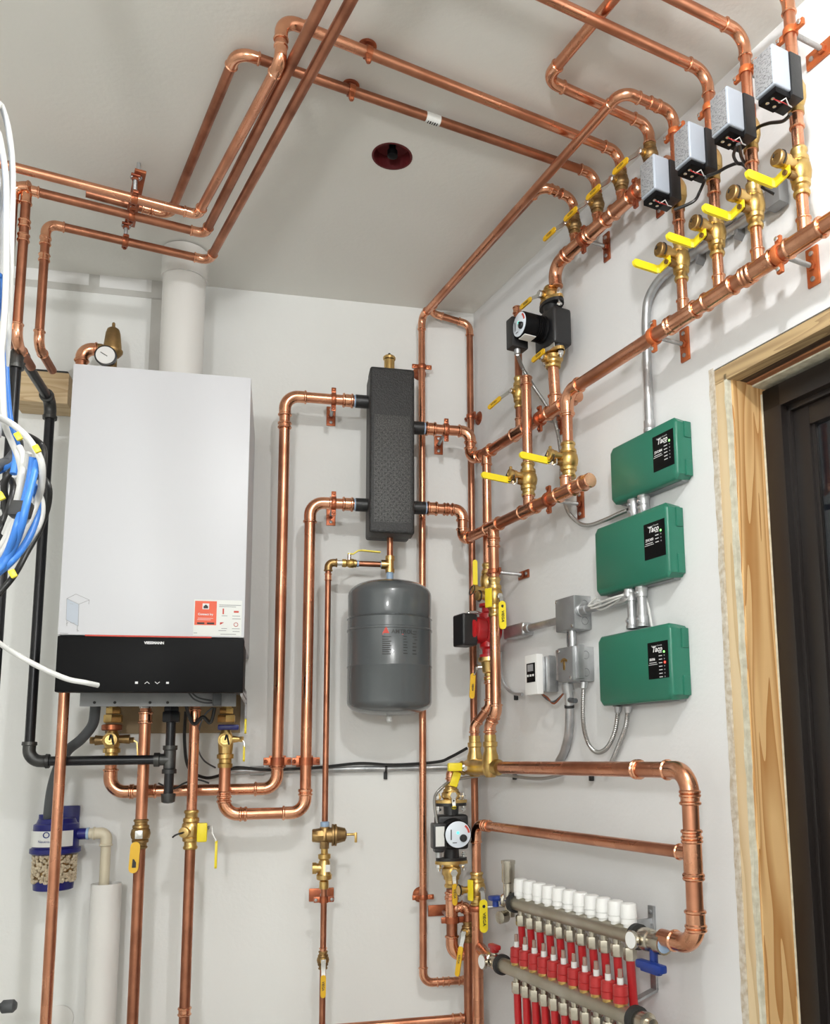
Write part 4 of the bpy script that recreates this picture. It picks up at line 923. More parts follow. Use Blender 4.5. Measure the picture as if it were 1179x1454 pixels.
# ================================================================== CORNER COLUMNS UNDER THE HEADERS
NL = .10; Lz = R(800, 1091, NL).z; rL = .0165
cA = rt(uT1, N1, 0); cB = rt(uB, N2, 0)
zA = lambda py: al(cA, 'z', py=py).z
zB = lambda py: al(cB, 'z', py=py).z
# brass block
uK1 = uz(R(674, 1040, NL-.01))[0]; uK2 = uz(R(696, 1040, NL))[0]
K1 = rt(uK1, NL-.01, 0); K2 = rt(uK2, NL, 0)
zk = al(K1, 'z', py=1047).z
rc = .0118
t = pipe_thing('copper_pipe', 'rear copper pipe under the red pump, kinking left into the brass block', setz(cA, zA(960)))
zp3b = zA(942)
run(t, [setz(cA, zA(962)), setz(cA, zA(1003)), setz(K1, zA(1030)), setz(K1, zk)], rc, Rb=.020, Ls=.012)
coupling(t, setz(cA, zA(966)), ZD, rc, .02)
t = pipe_thing('copper_pipe', 'front copper pipe passing before the red pump, kinking left into the brass block', setz(cB, zB(940)))
zvB0, zvB1 = zB(876), zB(820)
run(t, [setz(cB, zvB0+.004), setz(cB, zB(1010)), setz(K2, zB(1030)), setz(K2, zk)], .0135, Rb=.022, Ls=.012)
t = pipe_thing('copper_pipe', 'copper drop from the lower header to the yellow tagged valve', setz(cB, zB(790)))
M().cyl(setz(cB, H2z-R1-.018), setz(cB, zvB1-.004), .0135, seg=18).obj('pipe', 'copper', t)
coupling(t, setz(cB, zB(772)), ZD, .0135, .022)
t = pipe_thing('copper_pipe', 'copper drop from the middle header passing behind the lower header', setz(cA, zA(720)))
zvA1, zvA0 = zA(800), zA(852)
M().cyl(setz(cA, H1z-R1-.018), setz(cA, zvA1-.004), .0125, seg=18).obj('pipe', 'copper', t)
coupling(t, setz(cA, zA(806)), ZD, .0125, .022)
# valve on B with T tag and long yellow lever
v = T('purge_valve', 'brass valve with two yellow handles in front of the red pump', 'valve', setz(cB, (zvB0+zvB1)/2))
M().lathe(setz(cB, zvB0), ZD, valve_prof(zvB1-zvB0, .0135, .95)).obj('body', 'brass', v)
o = setz(cB, zB(848)); M().lathe(o+ND*.012, ND, [(0,.0085),(.028,.0085),(.029,.012),(.040,.012),(.041,0)]).obj('drain_outlet', 'brass', v)
M().torus(o+ND*.045, ND, .014, .0014, 16, 6).obj('cap_tether', 'blackc', v)
M().box(setz(R(694,851,.135), zB(854)), (UD*.8-ND*.2).normalized(), (UD*.2+ND*.8).normalized(), ZD, .024, .005, .050, .003).obj('grip', 'yellow', v)
s = o+UD*.020-ZD*.002; M().cyl(o+UD*.012, s+UD*.008, .008, seg=12).hexa(s+UD*.004, UD, .008, .009).obj('stem_nut', 'chrome', v)
g0 = s+UD*.014-ZD*.006; M().ribbon([s+UD*.010, g0, g0-ZD*.012+UD*.004], ND, [.012,.011,.011], .003).obj('lever', 'chrome', v)
M().stadium(g0-ZD*.008+UD*.005, g0-ZD*.082+UD*.007, (ND-UD*.2), .019, .005).obj('grip', 'yellow', v)
M().text('VIEGA', g0-ZD*.034+UD*.010+ND*.004, -ZD, -ND, .011, bold=.0002).lathe(g0-ZD*.022+UD*.0078, UD, [(0,.004),(.0006,.004),(.0007,0)], 12).obj('lettering', 'ink', v)
# valve on A with hanging/raised lever
v = T('isolation_valve', 'brass flange valve with raised yellow lever above the red pump', 'valve', setz(cA, zvA0))
M().lathe(setz(cA, zvA0), ZD, valve_prof(zvA1-zvA0, .0125, 1.0)).obj('body', 'brass', v)
o = setz(cA, zA(838))
M().lathe(o+ND*.012, ND, [(0,.008),(.022,.008),(.023,.012),(.034,.012),(.035,0)]).obj('stem', 'brass', v)
M().torus(o+ND*.050-ZD*.004, ND+ZD*.3, .014, .0014, 16, 6).obj('cap_tether', 'blackc', v)
g0 = o+ND*.040+ZD*.006; M().stadium(g0-ND*.0, g0+ZD*.075, XD, .013, .004).obj('grip', 'yellow', v)
# red pump
zr0, zr1 = zA(934), zA(858)
p = T('pump', 'red circulator pump with black control box in the corner beside the grey tank', 'pump', setz(cA, zr0))
c = setz(cA, (zr0+zr1)/2); hh = zr1-zr0
M().lathe(setz(c, zr0), ZD, [(0,.026),(.008,.026),(.009,.018),(.022,.019),(.028,.026),(hh-.028,.026),(hh-.022,.019),(hh-.009,.018),(hh-.008,.026),(hh,.026)], 22).lathe(c-ND*.028, ND, [(0,.022),(.006,.036),(.018,.042),(.040,.042),(.046,.036)], 30).obj('volute', 'red', p)
M().lathe(c, ND, [(.018,.034),(.022,.036),(.045,.036),(.048,.033),(.052,.033),(.055,.036),(.062,.036),(.064,.032)], 30).obj('motor', 'red', p)
bz = c+ND*.0
nb = uz(R(660, 895, .13))
bc = rt(uT1-.004, .132, zA(897))
M().box(bc, UD, ND, ZD, .062, .044, .086, .006, 3).box(bc-ND*.022, UD, ND, ZD, .050, .012, .060, .004).obj('control_box', 'blackp', p)
M().cyl(bc+ZD*.043-ND*.012, bc+ZD*.050-ND*.012, .006, seg=10).tube([bc+ZD*.050-ND*.012, bc+ZD*.052-ND*.035, bc+ZD*.047-ND*.06], .004, 8).obj('cable_gland', 'chrome', p)
v = T('isolation_valve', 'brass flange valve with hanging yellow lever under the red pump', 'valve', setz(cA, zA(960)))
L = zr0-zA(966)
M().lathe(setz(cA, zA(966)), ZD, [(0,rc),(0,rc*1.2),(.004,rc*1.32),(.010,rc*1.15),(L*.3,rc*1.15),(L*.36,rc*1.6),(L*.7,rc*1.8),(L-.012,.024),(L-.010,.030),(L,.030)], 16).obj('body', 'brass', v)
o = setz(cA, zA(947)); sd = (ND*.85-UD*.5).normalized()
M().cyl(o+sd*.014, o+sd*.034, .006, seg=10).hexa(o+sd*.030, sd, .006, .008).ribbon([o+sd*.036, o+sd*.038-ZD*.012, o+sd*.044-ZD*.022], UD, [.011,.010,.010], .003).obj('lever', 'chrome', v)
M().stadium(o+sd*.044-ZD*.016, o+sd*.048-ZD*.085, XD, .014, .0045).obj('grip', 'amber', v)
M().text('VIEGA', o+sd*.046+YD*.0035-ZD*.045-XD*.002, -ZD, XD, .007, bold=.0002).obj('lettering', 'ink', v)
clamp('clamp plate on the right wall beside the valves above the red pump', setz(cB, zB(812)), ZD, -ND, N2, .0135, ear=UD, pw=.022, ph=.052, pv=UD)
# brass block
t = T('brass_block', 'brass twin tee block in the corner where four pipes meet above the lower pump', 'fitting', setz(K1, Lz))
b_ = M()
for K, r_ in ((K1, rc), (K2, .0135)):
    hh = zk+.004-Lz
    b_.lathe(setz(K, Lz), ZD, [(-.026,0),(-.025,.012),(-.016,.019),(0,.0215),(hh*.35,.0205),(hh*.5,.0165),(hh*.62,.0165),(hh*.65,.019),(hh*.78,.019),(hh*.80,.0155),(hh,.0155)], 20)
ax_ = UD
kc = rt(uK2, NL, Lz)
b_.lathe(rt(uK1-.030, NL-.004, Lz), UD, [(0,.015),(.006,.021),(.05,.022),(uK2-uK1+.030,.021),(uK2-uK1+.045,.021),(uK2-uK1+.048,.0185),(uK2-uK1+.054,.0185),(uK2-uK1+.056,.021),(uK2-uK1+.062,.021),(uK2-uK1+.066,.018),(uK2-uK1+.072,.018)], 22)
b_.obj('body', 'brass', t)
# big pipe right of the block (supply to the floor manifold)
t = pipe_thing('copper_pipe', 'thick copper pipe below the lowest green box, turning down to the manifold', rt(.6, NL, Lz))
LcU = uz(R(985, 1240, NL))[0]; zLl = R(975, 1340, NL).z
uMe = uz(R(940, 1332, NL))[0]
pts = [rt(uK2+.062, NL, Lz), rt(LcU, NL, Lz), rt(LcU, NL, zLl), rt(uMe, NL, zLl-.0)]
run(t, pts, rL*.93, Rb=.040)
rr = rL*.93
coupling(t, rt(uz(R(906,1091,NL))[0], NL, Lz), UD, rr, .016)
zt2 = R(985, 1212, NL).z
for py in (1127, 1192, 1245, 1318): coupling(t, rt(LcU, NL, al(rt(LcU,NL,0),'z',py=py).z), ZD, rr, .014)
rb = .0118
tee(t, rt(LcU, NL, zt2), ZD, rr, -UD, rb, L=.085, Lb=rr+.022)
# branch pipe back to the corner and down
uD = uz(R(678, 1215, .115))[0]; ND2 = .115
t = pipe_thing('copper_pipe', 'copper branch pipe bending down into the corner above the floor manifold', rt(.4, NL, zt2))
zc_ = R(700, 1176, NL).z
zD = lambda py: al(rt(uD, NL, 0), 'z', py=py).z
uD = uz(R(677, 1230, NL))[0]
run(t, [rt(LcU-rr-.018, NL, zt2), rt(uD, NL, zt2), rt(uD, NL, zD(1240)-.004)], rb, Rb=.030)
coupling(t, rt(uD+.062, NL, zt2), UD, rb, .018)
t = pipe_thing('copper_pipe', 'copper pipe in the corner going down out of the picture below the yellow lever valve', rt(uD, NL, .6))
M().cyl(rt(uD, NL, 0), rt(uD, NL, zD(1284)+.004), .0145, seg=18).obj('pipe', 'copper', t)
v = T('purge_valve', 'brass valve with yellow tee handle and yellow lever beside the manifold', 'valve', rt(uD, NL, zD(1262)))
M().lathe(rt(uD, NL, zD(1286)), ZD, valve_prof(zD(1238)-zD(1286), .0130, 1.0)).obj('body', 'brass', v)
o = rt(uD, NL, zD(1262)); sd = ND
M().lathe(o+sd*.012, sd, [(0,.0085),(.030,.0085),(.031,.012),(.042,.012),(.043,0)]).obj('drain_outlet', 'brass', v)
M().torus(o+sd*.052, sd, .014, .0014, 16, 6).obj('cap_tether', 'blackc', v)
M().box(o+sd*.026+UD*.014+ZD*.0, (UD*.9-ND*.2).normalized(), (UD*.2+ND*.8).normalized(), ZD, .020, .005, .052, .003).obj('grip', 'yellow', v)
M().cyl(o+UD*.012, o+UD*.026, .008, seg=12).hexa(o+UD*.022, UD, .008, .009).obj('stem_nut', 'chrome', v)
g0 = o+UD*.030-ZD*.006; M().ribbon([o+UD*.026+ZD*.004, g0, g0-ZD*.022+UD*.004], ND, [.012,.012,.011], .003).obj('lever', 'chrome', v)
M().stadium(g0-ZD*.016+UD*.004, g0-ZD*.098+UD*.006, (ND-UD*.2), .021, .005).obj('grip', 'yellow', v)
M().text('VIEGA', g0-ZD*.048+UD*.0095+ND*.004, -ZD, -ND, .012, bold=.0002).lathe(g0-ZD*.033+UD*.0075, UD, [(0,.0042),(.0006,.0042),(.0007,0)], 12).obj('lettering', 'ink', v)
clamp('clamp with rod on the corner pipe, pointing at the blue manifold handle', rt(uD, NL, zD(1290)), ZD, -ND, NL, .0145, ear=UD, pw=.02, ph=.05)
# ---- lower black pump and its column on the back wall
DP = .13; xp = B(641, 1185, DP).x
zP = lambda py: B(641, py, DP).z
kd = bk(xp, DP, Lz)
t = pipe_thing('copper_pipe', 'short copper bend between the brass block and the lower black pump', kd)
kz = zP(1092)
run(t, [bk(xp, DP, zP(1112)), bk(xp, DP, kz), al(bk(xp, DP, kz), 'x', px=652)], rc, Rb=.018, Ls=.010)
v = T('ball_valve', 'brass valve with yellow tee handle left of the brass block', 'valve', al(bk(xp, DP, kz), 'x', px=660))
a_ = al(bk(xp, DP, kz), 'x', px=650); b_ = rt(uK1-.022, NL, Lz)
M().lathe(a_, b_-a_, valve_prof((b_-a_).length, rc, .95)).obj('body', 'brass', v)
M().box(al(bk(xp, DP+.045, kz+.006),'x',px=646), XD, YD, ZD, .038, .020, .022, .004).obj('grip', 'yellow', v)
m_ = (a_+b_)/2; M().lathe(m_+YD*.012, YD, [(0,.009),(.016,.009),(.017,.006),(.030,.006)], 12).obj('stem', 'chrome', v)
flw = flange_valve('brass flange valve with yellow tag above the lower black pump', xp, DP, zP(1112), zP(1140), 1, 0, ld=-ZD, fr=YD, ax=XD, gl=.01, ym='yellow')
M().box(bk(xp+.006, DP+.030, zP(1106)), (XD*.9-ZD*.3).normalized(), YD, (ZD*.9+XD*.3).normalized(), .022, .005, .040, .004).obj('tag', 'yellow', flw)
pump2, gl2 = pump('black circulator pump with white dial, lower one on the back wall', bk(xp, DP, 1.1), zP(1222), zP(1140), YD, XD, -XD, .037, .092)
flange_valve('brass flange valve with amber lever under the lower black pump', xp, DP, zP(1260), zP(1222), 1, 0, ld=-ZD, fr=YD, ax=XD, gl=.055)
t = pipe_thing('copper_pipe', 'copper pipe with side branch under the lower black pump, curving right at its foot', bk(xp, DP, zP(1300)))
xr = al(bk(xp, DP, zP(1365)), 'x', px=659).x
run(t, [bk(xp, DP, zP(1262)), bk(xp, DP, zP(1356)), bk(xr, DP, zP(1356))], R1, m='copper_dull', Rb=.028)
coupling(t, bk(xp, DP, zP(1272)), ZD, R1, .022)
tee(t, bk(xp, DP, zP(1291)), ZD, R1, (XD*.85+ZD*.25+YD*.3).normalized(), .0115, L=.07, Lb=.034)
xw = al(bk(xp, DP, 1.0), 'x', px=663).x
w_ = bk(xw, DP+.012, zP(1281))
run(t, [bk(xp, DP, zP(1291))+(XD*.85+ZD*.25+YD*.3).normalized()*.03, w_, setz(w_, zP(1309))], .0110, m='copper_dull', Rb=.012, Ls=.007)
c_ = T('wall_clamp', 'rusty clamp plate holding the pipe under the lower black pump', 'pipe clamp', bk(xp, 0, zP(1306)))
M().lathe(bk(xp, DP, zP(1306)-.008), ZD, [(0,R1*1.03),(0,R1*1.35),(.016,R1*1.35),(.016,R1*1.03),(0,R1*1.03)], 18).box(bk(xp+.002, DP+.002, zP(1306)), XD, YD, ZD, .062, .008, .016, .003).obj('ring', 'strap', c_)
M().cyl(bk(xp, .006, zP(1306)), bk(xp, DP-R1, zP(1306)), .0045, seg=10).obj('rod', 'galv', c_)
M().box(bk(xp-.012, .003, zP(1306)+.004), XD, YD, ZD, .060, .005, .030, .002).obj('wall_plate', 'strap', c_)
# right return pipe with its lever valve, down to the floor
v = lever_valve('brass valve with hanging yellow lever right of the lower clamp plate', setz(w_, zP(1338)), setz(w_, zP(1308)), .0112, (YD*.8-XD*.6), -ZD+(-XD)*.15, L=.075, h=.018, bend=.006, m='bronze', ym='amber')
t = pipe_thing('copper_pipe', 'brownish copper pipe rising from below beside the corner pipe', setz(w_, .5))
M().cyl(setz(w_, 0), setz(w_, zP(1336)), .0125, seg=18).obj('pipe', 'copper_dull', t)
# lowest level pipe
zb = B(560, 1448, DP).z; zb2 = B(648, 1447, DP+.01).z
t = pipe_thing('copper_pipe', 'level copper pipe at the bottom edge running into the corner pipes', bk(-.4, DP, zb2))
M().cyl(bk(B(430,1452,DP).x, DP+.01, zb2), bk(xw-.012, DP+.01, zb2), .0118, seg=18).obj('pipe', 'copper', t)
coupling(t, bk(al(bk(0,DP,zb2),'x',px=648).x, DP+.01, zb2), XD, .0118, .026)
# ================================================================== FLOOR HEATING MANIFOLD
NM1, NM2 = .100, .135
tz0 = R(731,1284,NM1); tz1 = R(902,1326,NM1)
zm1 = (tz0.z+tz1.z)/2; um0, um1 = uz(tz0)[0], uz(tz1)[0]
b0 = R(713,1374,NM2); b1 = R(900,1440,NM2); zm2 = (b0.z+b1.z)/2; un0, un1 = uz(b0)[0], uz(b1)[0]
rB = .0165
t = T('manifold_bar', 'upper steel manifold bar under the row of white caps', 'manifold', rt(um0, NM1, zm1))
M().cyl(rt(um0, NM1, zm1), rt(um1, NM1, zm1), rB, seg=24).obj('bar', 'steel_bar', t)
M().lathe(rt(um0-.004, NM1, zm1), UD, [(0,.019),(0,.0235),(.010,.0235),(.010,.019)], 22).obj('bar_ring', 'ink', t)
M().lathe(rt(um1+.002, NM1, zm1), UD, [(0,.019),(0,.0245),(.012,.0245),(.012,.019)], 22).obj('bar_ring', 'ink', t)
M().lathe(rt(um0-.050, NM1, zm1), UD, [(0,.012),(.004,.017),(.014,.018),(.018,.014),(.048,.0165)], 18).cyl(rt(um0-.028, NM1, zm1), rt(um0-.028, NM1, zm1+.045), .0125, seg=14).lathe(rt(um0-.028, NM1, zm1+.042), ZD, [(0,.013),(.004,.016),(.044,.016),(.048,.0175),(.054,.0175),(.055,0)], 16).lathe(rt(um0-.022, NM1+.012, zm1-.034), UD*.3+ND, [(0,.014),(.022,.015),(.024,.010)], 14).cyl(rt(um0-.024, NM1, zm1-.036), rt(um0-.024, NM1, zm1), .012, seg=14).obj('end_assembly', 'nickel', t)
M().box(rt(um0-.062, NM1+.018, zm1+.004), UD, ND, ZD, .026, .030, .012, .004).cyl(rt(um0-.062, NM1+.018, zm1), rt(um0-.062, NM1+.018, zm1-.016), .008, seg=10).obj('drain_handle', 'bluep', t)
n = 11; pxs = [235.5,280,324,368,415,463,514,566,620,675,735]
for i in range(n):
    u = um0+.030+(um1-um0-.048)*i/(n-1)
    c_ = M().lathe(rt(u, NM1, zm1+rB-.003), ZD, [(0,.011),(.006,.011),(.007,.0158),(.016,.0158),(.0165,.0148),(.018,.0148),(.0185,.0168),(.040,.0158),(.045,.0150),(.046,.012),(.046,0)], 20)
    o_ = c_.obj('manual_cap', 'whitep'); top(o_, f'{NTH[i]} white valve cap from the left on the upper manifold bar', 'valve cap', 'white caps on the upper manifold bar')
    f_ = T('compression_fitting', f'{NTH[i]} nickel fitting from the left under the upper manifold bar', 'fitting', rt(u, NM1, zm1-rB), 'nickel fittings under the upper manifold bar')
    M().cyl(rt(u, NM1, zm1-rB-.010), rt(u, NM1, zm1-rB+.004), .0085, seg=12).hexa(rt(u, NM1, zm1-rB-.032), ZD, .024, .0135).obj('nut', 'nickel', f_)
    p_ = M().tube([rt(u, NM1, zm1-rB-.030), rt(u, NM1-.004, zm1-.12), rt(u+.004, NM1-.012, zm1-.25), rt(u+.004, NM1-.015, .2), rt(u+.004, NM1-.015, 0)], .0088, 12).obj('heating_tube', 'pex')
    top(p_, f'{NTH[i]} red heating tube from the left hanging from the upper manifold bar', 'tube', 'red tubes of the upper manifold bar')
v = T('manifold_valve', 'steel ball valve with blue handle at the right end of the upper manifold', 'valve', rt(um1+.05, NM1, zm1))
vv = uMe-um1-.004; 
M().lathe(rt(um1+.012, NM1, zm1), UD, [(0,.016),(vv*.1,.020),(vv*.35,.022),(vv*.5,.0205),(vv*.52,.0175),(vv*.78,.0175),(vv*.8,.0215),(vv,.0205)], 18).obj('body', 'nickel', v)
M().lathe(rt(um1+.012+vv*.98, NM1, zm1), UD, [(-.006,.0185),(-.004,.0195),(.001,.0190),(.002,.015)], 18).obj('thread_ring', 'lightblue', v)
M().lathe(rt(um1+.026, NM1+.018, zm1), ND, [(0,.009),(.006,.017),(.012,.018),(.013,.0165)], 22).obj('gauge', 'nickel', v)
M().lathe(rt(um1+.026, NM1+.0312, zm1), ND, [(0,.0155),(.0008,.0155),(.001,0)], 22).obj('gauge_face', 'whitep', v)
hz = zm1-.040
M().cyl(rt(um1+.055, NM1+.0, zm1-.012), rt(um1+.055, NM1, hz), .008, seg=12).box(rt(um1+.058, NM1+.01, hz-.004), UD, ND, ZD, .075, .018, .016, .005).box(rt(um1+.058, NM1+.01, hz-.010), UD, ND, ZD, .055, .012, .014, .004).obj('handle', 'bluep', v)
# lower bar
um_0 = uz(R(734,1366,NM2))[0]; um_1 = uz(R(885,1430,NM2))[0]-.006
t = T('manifold_bar', 'lower steel manifold bar below the row of red flow meters', 'manifold', rt(un0, NM2, zm2))
M().cyl(rt(un0, NM2, zm2), rt(un1, NM2, zm2), rB, seg=24).obj('bar', 'steel_bar', t)
M().lathe(rt(un0-.004, NM2, zm2), UD, [(0,.019),(0,.0235),(.010,.0235),(.010,.019)], 22).obj('bar_ring', 'ink', t)
M().lathe(rt(un1+.002, NM2, zm2), UD, [(0,.019),(0,.0245),(.012,.0245),(.012,.019)], 22).obj('bar_ring', 'ink', t)
M().lathe(rt(un1+.012, NM2, zm2), UD, [(0,.017),(.02,.020),(.03,.020),(.032,.012),(.045,.012),(.046,0)], 16).obj('end_assembly', 'nickel', t)
for i in range(n):
    u = um_0+(um_1-um_0)*i/(n-1)
    f_ = T('flow_meter', f'{NTH[i]} red flow meter from the left on the lower manifold bar', 'flow meter', rt(u, NM2, zm2+rB), 'red flow meters on the lower manifold bar')
    M().lathe(rt(u, NM2, zm2+rB-.004), ZD, [(0,.012),(.006,.012),(.007,.015),(.019,.0150),(.020,.0138),(.021,.0150),(.038,.0142),(.040,.010),(.040,0)], 18).obj('base', 'redp', f_)
    M().cyl(rt(u, NM2, zm2+rB+.034), rt(u, NM2, zm2+rB+.064), .0052, .0046, 12).obj('sight_tube', 'sight', f_)
    M().cyl(rt(u, NM2, zm2+rB+.034), rt(u, NM2, zm2+rB+.048), .0064, seg=12).obj('scale_sleeve', 'frost', f_)
    M().cyl(rt(u, NM2, zm2+rB-.004), rt(u, NM2, zm2+rB+.003), .0128, seg=14).obj('seat_ring', 'brass', f_)
    f_ = T('compression_fitting', f'{NTH[i]} nickel fitting from the left under the lower manifold bar', 'fitting', rt(u, NM2, zm2-rB), 'nickel fittings under the lower manifold bar')
    M().cyl(rt(u, NM2, zm2-rB-.010), rt(u, NM2, zm2-rB+.004), .0085, seg=12).hexa(rt(u, NM2, zm2-rB-.032), ZD, .024, .0135).obj('nut', 'nickel', f_)
    p_ = M().tube([rt(u, NM2, zm2-rB-.030), rt(u+.002, NM2, zm2-.10), rt(u+.008, NM2-.006, zm2-.22), rt(u+.010, NM2-.010, .2), rt(u+.010, NM2-.01, 0)], .0088, 12).obj('heating_tube', 'pex')
    top(p_, f'{NTH[i]} red heating tube from the left hanging from the lower manifold bar', 'tube', 'red tubes of the lower manifold bar')
v = T('manifold_valve', 'steel valve with small red handle at the left end of the lower manifold', 'valve', rt(un0-.04, NM2, zm2))
M().lathe(rt(un0-.066, NM2, zm2), UD, [(0,.012),(.004,.016),(.016,.016),(.018,.013),(.030,.013),(.034,.018),(.050,.018),(.054,.0165),(.064,.0165)], 18).cyl(rt(un0-.036, NM2, zm2), rt(un0-.036, NM2, zm2+.030), .008, seg=12).obj('body', 'nickel', v)
M().box(rt(un0-.036, NM2, zm2+.034), UD, ND, ZD, .042, .016, .012, .005).box(rt(un0-.036, NM2, zm2+.027), UD, ND, ZD, .018, .018, .014, .004).obj('handle', 'redp', v)
M().lathe(rt(un0-.048, NM2+.016, zm2), ND, [(0,.009),(.005,.017),(.012,.018),(.013,.0165)], 22).obj('gauge', 'nickel', v)
M().lathe(rt(un0-.048, NM2+.0282, zm2), ND, [(0,.0155),(.0018,.0155),(.002,0)], 22).obj('gauge_face', 'whitep', v)
t = pipe_thing('copper_pipe', 'copper stub feeding the left end of the lower manifold bar', rt(un0-.09, NM2, zm2))
run(t, [rt(uD+.018, NL, zm2+.002), rt(un0-.062, NM2, zm2)], R1)
# bracket
b = T('manifold_bracket', 'galvanised bent bracket carrying the right ends of both manifold bars', 'bracket', rt(um1, .02, zm1))
ub_ = uz(R(917, 1300, .02))[0]; zt_b = R(917, 1287, .02).z; zk1 = R(924, 1408, .02).z
M().box(rt(ub_, .004, (zt_b+zk1)/2), UD, ND, ZD, .018, .006, zt_b-zk1, .001).box(rt(ub_-.0, .05, zm1), UD, ND, ZD, .006, .09, .030, .001).ribbon([rt(ub_, .004, zk1+.006), rt(ub_, .004, zk1), rt(ub_, NM2-.02, zk1-.030), rt(ub_, NM2-.02, zk1-.055), rt(ub_, NM2-.02, zm2-.03)], UD, .018, .005).obj('bracket', 'galv', b)
for q_ in (.012,.035): M().lathe(rt(ub_, .007, zt_b-q_), ND, [(0,.005),(.003,.005),(.004,.003)], 10).obj('screw', 'galv', b)
# ================================================================== GREEN CONTROL BOXES
def tube_thing(label, name, cat, pts, r, m, seg=8, n=8, group=None):
    o = M().tube(smooth(pts, n), r, seg).obj(name, m); return top(o, label, cat, group)
def armoured(label, pts, r=.0052, n=10):
    P = smooth(pts, n); out = []; rs = []; acc = 0; D = [0]
    for i in range(1, len(P)): D.append(D[-1]+(P[i]-P[i-1]).length)
    step = .0022; k = 0; s = 0; i = 0
    while s < D[-1]:
        while D[i+1] < s: i += 1
        f = (s-D[i])/(D[i+1]-D[i]); out.append(P[i].lerp(P[i+1], f)); rs.append(r if k % 2 else r*.80); s += step; k += 1
    return top(M().tube(out, rs, 10).obj('armoured_cable', 'armour'), label, 'cable')
def green_box(nm, tl, tr_, br, bl, wr_, lab, model, leds):
    n = uz(al(R(wr_[0], wr_[1], 0), 'n', px=(tr_[0]+br[0])/2))[1]; n = max(.036, min(.055, n))
    u0 = (uz(R(*tl, n))[0]+uz(R(*bl, n))[0])/2; u1 = (uz(R(*tr_, n))[0]+uz(R(*br, n))[0])/2
    z1 = (R(*tl, n).z+R(*tr_, n).z)/2; z0 = (R(*br, n).z+R(*bl, n).z)/2
    print('box', nm, [round(x,3) for x in (u0,u1,z0,z1,n)])
    t = T('zone_controller', nm, 'control box', rt((u0+u1)/2, 0, z0))
    # cover: shallow draft, chamfered bottom, notches on the right side
    cr = M()
    cc = .014
    def ring(nn, du, dz): 
        a0, a1, c0, c1 = u0+du, u1-du, z0+dz, z1-dz; q = .010
        return [rt(a0+q,nn,c0),rt(a1-q,nn,c0),rt(a1,nn,c0+q),rt(a1,nn,c1-q),rt(a1-q,nn,c1),rt(a0+q,nn,c1),rt(a0,nn,c1-q),rt(a0,nn,c0+q)]
    lv = [ring(.001, -.001, .004), ring(n*.5, 0, .001), ring(n-.007, .0, .0), ring(n-.002, .0025, .0025), ring(n, .006, .006)]
    vs = [p for l in lv for p in l]; fs = []
    for i in range(len(lv)-1):
        for k in range(8): fs.append((i*8+k, i*8+(k+1) % 8, (i+1)*8+(k+1) % 8, (i+1)*8+k))
    fs.append(tuple(range(8))); fs.append(tuple((len(lv)-1)*8+k for k in range(8)))
    cr.add(vs, fs).obj('cover', 'green', t)
    zm_ = (z0+z1)/2; hz_ = z1-z0
    M().box(rt(u1-.001, .011, zm_-.31*hz_), UD, ND, ZD, .008, .018, hz_*.26, .002).box(rt(u1-.001, .011, zm_+.31*hz_), UD, ND, ZD, .008, .018, hz_*.26, .002).box(rt(u1-.003,.008,zm_), UD, ND, ZD, .006, .014, hz_*.5, .001).obj('base_flange', 'green', t)
    M().box(rt((u0+u1)/2, .012, z0+.002), UD, ND, ZD, (u1-u0)*.9, .018, .006, .001).obj('bottom_plate', 'galv_dark', t)
    # label
    (a, b_, c, d_) = lab
    l0 = (uz(R(*a, n))[0]+uz(R(*d_, n))[0])/2; l1 = min((uz(R(*b_, n))[0]+uz(R(*c, n))[0])/2, u1-.007)
    lz1 = (R(*a, n).z+R(*b_, n).z)/2; lz0 = (R(*c, n).z+R(*d_, n).z)/2
    M().box(rt((l0+l1)/2, n+.0006, (lz0+lz1)/2), UD, ND, ZD, l1-l0, .0012, lz1-lz0, .0004).obj('label_panel', 'blackg', t); LP = bpy.data.objects[list(t.children)[-1].name]
    lw, lh = l1-l0, lz1-lz0; q = n+.0014
    tx_ = M().text('Taco', rt(l0+lw*.22, q, lz1-lh*.27), UD, ZD, lw*.25, shear=.25, bold=.0005)
    tx_.text(model, rt(l0+lw*.08, q, lz1-lh*.50), UD, ZD, lw*.11, bold=.0003).text('Electronic Controls', rt(l0+lw*.20, q, lz1-lh*.125), UD, ZD, lw*.065)
    tx_.box(rt(l0+lw*.25, q, lz1-lh*.56), UD, ND, ZD, lw*.36, .0002, lw*.02)
    tx_.box(rt(l0+lw*.25, q, lz1-lh*.61), UD, ND, ZD, lw*.44, .0002, lw*.015)
    for k in range(leds): tx_.box(rt(l0+lw*.63, q, lz1-lh*(.30+.095*k)), UD, ND, ZD, lw*.16, .0002, lw*.025)
    tx_.obj('lettering', 'inkwhite', LP, flat=True)
    ld = M()
    ld.lathe(rt(l0+lw*.82, n+.001, lz1-lh*.30), ND, [(0,lw*.035),(.001,lw*.035),(.0012,0)], 10); ld.obj('power_light', 'led_green', LP)
    if leds > 6: M().lathe(rt(l0+lw*.84, n+.001, lz1-lh*(.30+.095*3)), ND, [(0,lw*.04),(.001,lw*.04),(.0012,0)], 10).obj('alarm_light', 'led_red', LP)
    for k in range(1, leds):
        if leds > 6 and k == 3: continue
        M().lathe(rt(l0+lw*.82, n+.001, lz1-lh*(.30+.095*k)), ND, [(0,lw*.022),(.0006,lw*.022),(.0007,0)], 8).obj('unlit_light', 'inkgrey', LP)
    return u0, u1, z0, z1, n
gA = green_box('uppermost of the three green control boxes, with conduit entering its top', (864.8,637.8), (959.2,589.6), (962,680), (867.7,716), (983,640), ((927,620),(960.8,607),(961.7,658.6),(929,669.6)), 'ZVC404', 6)
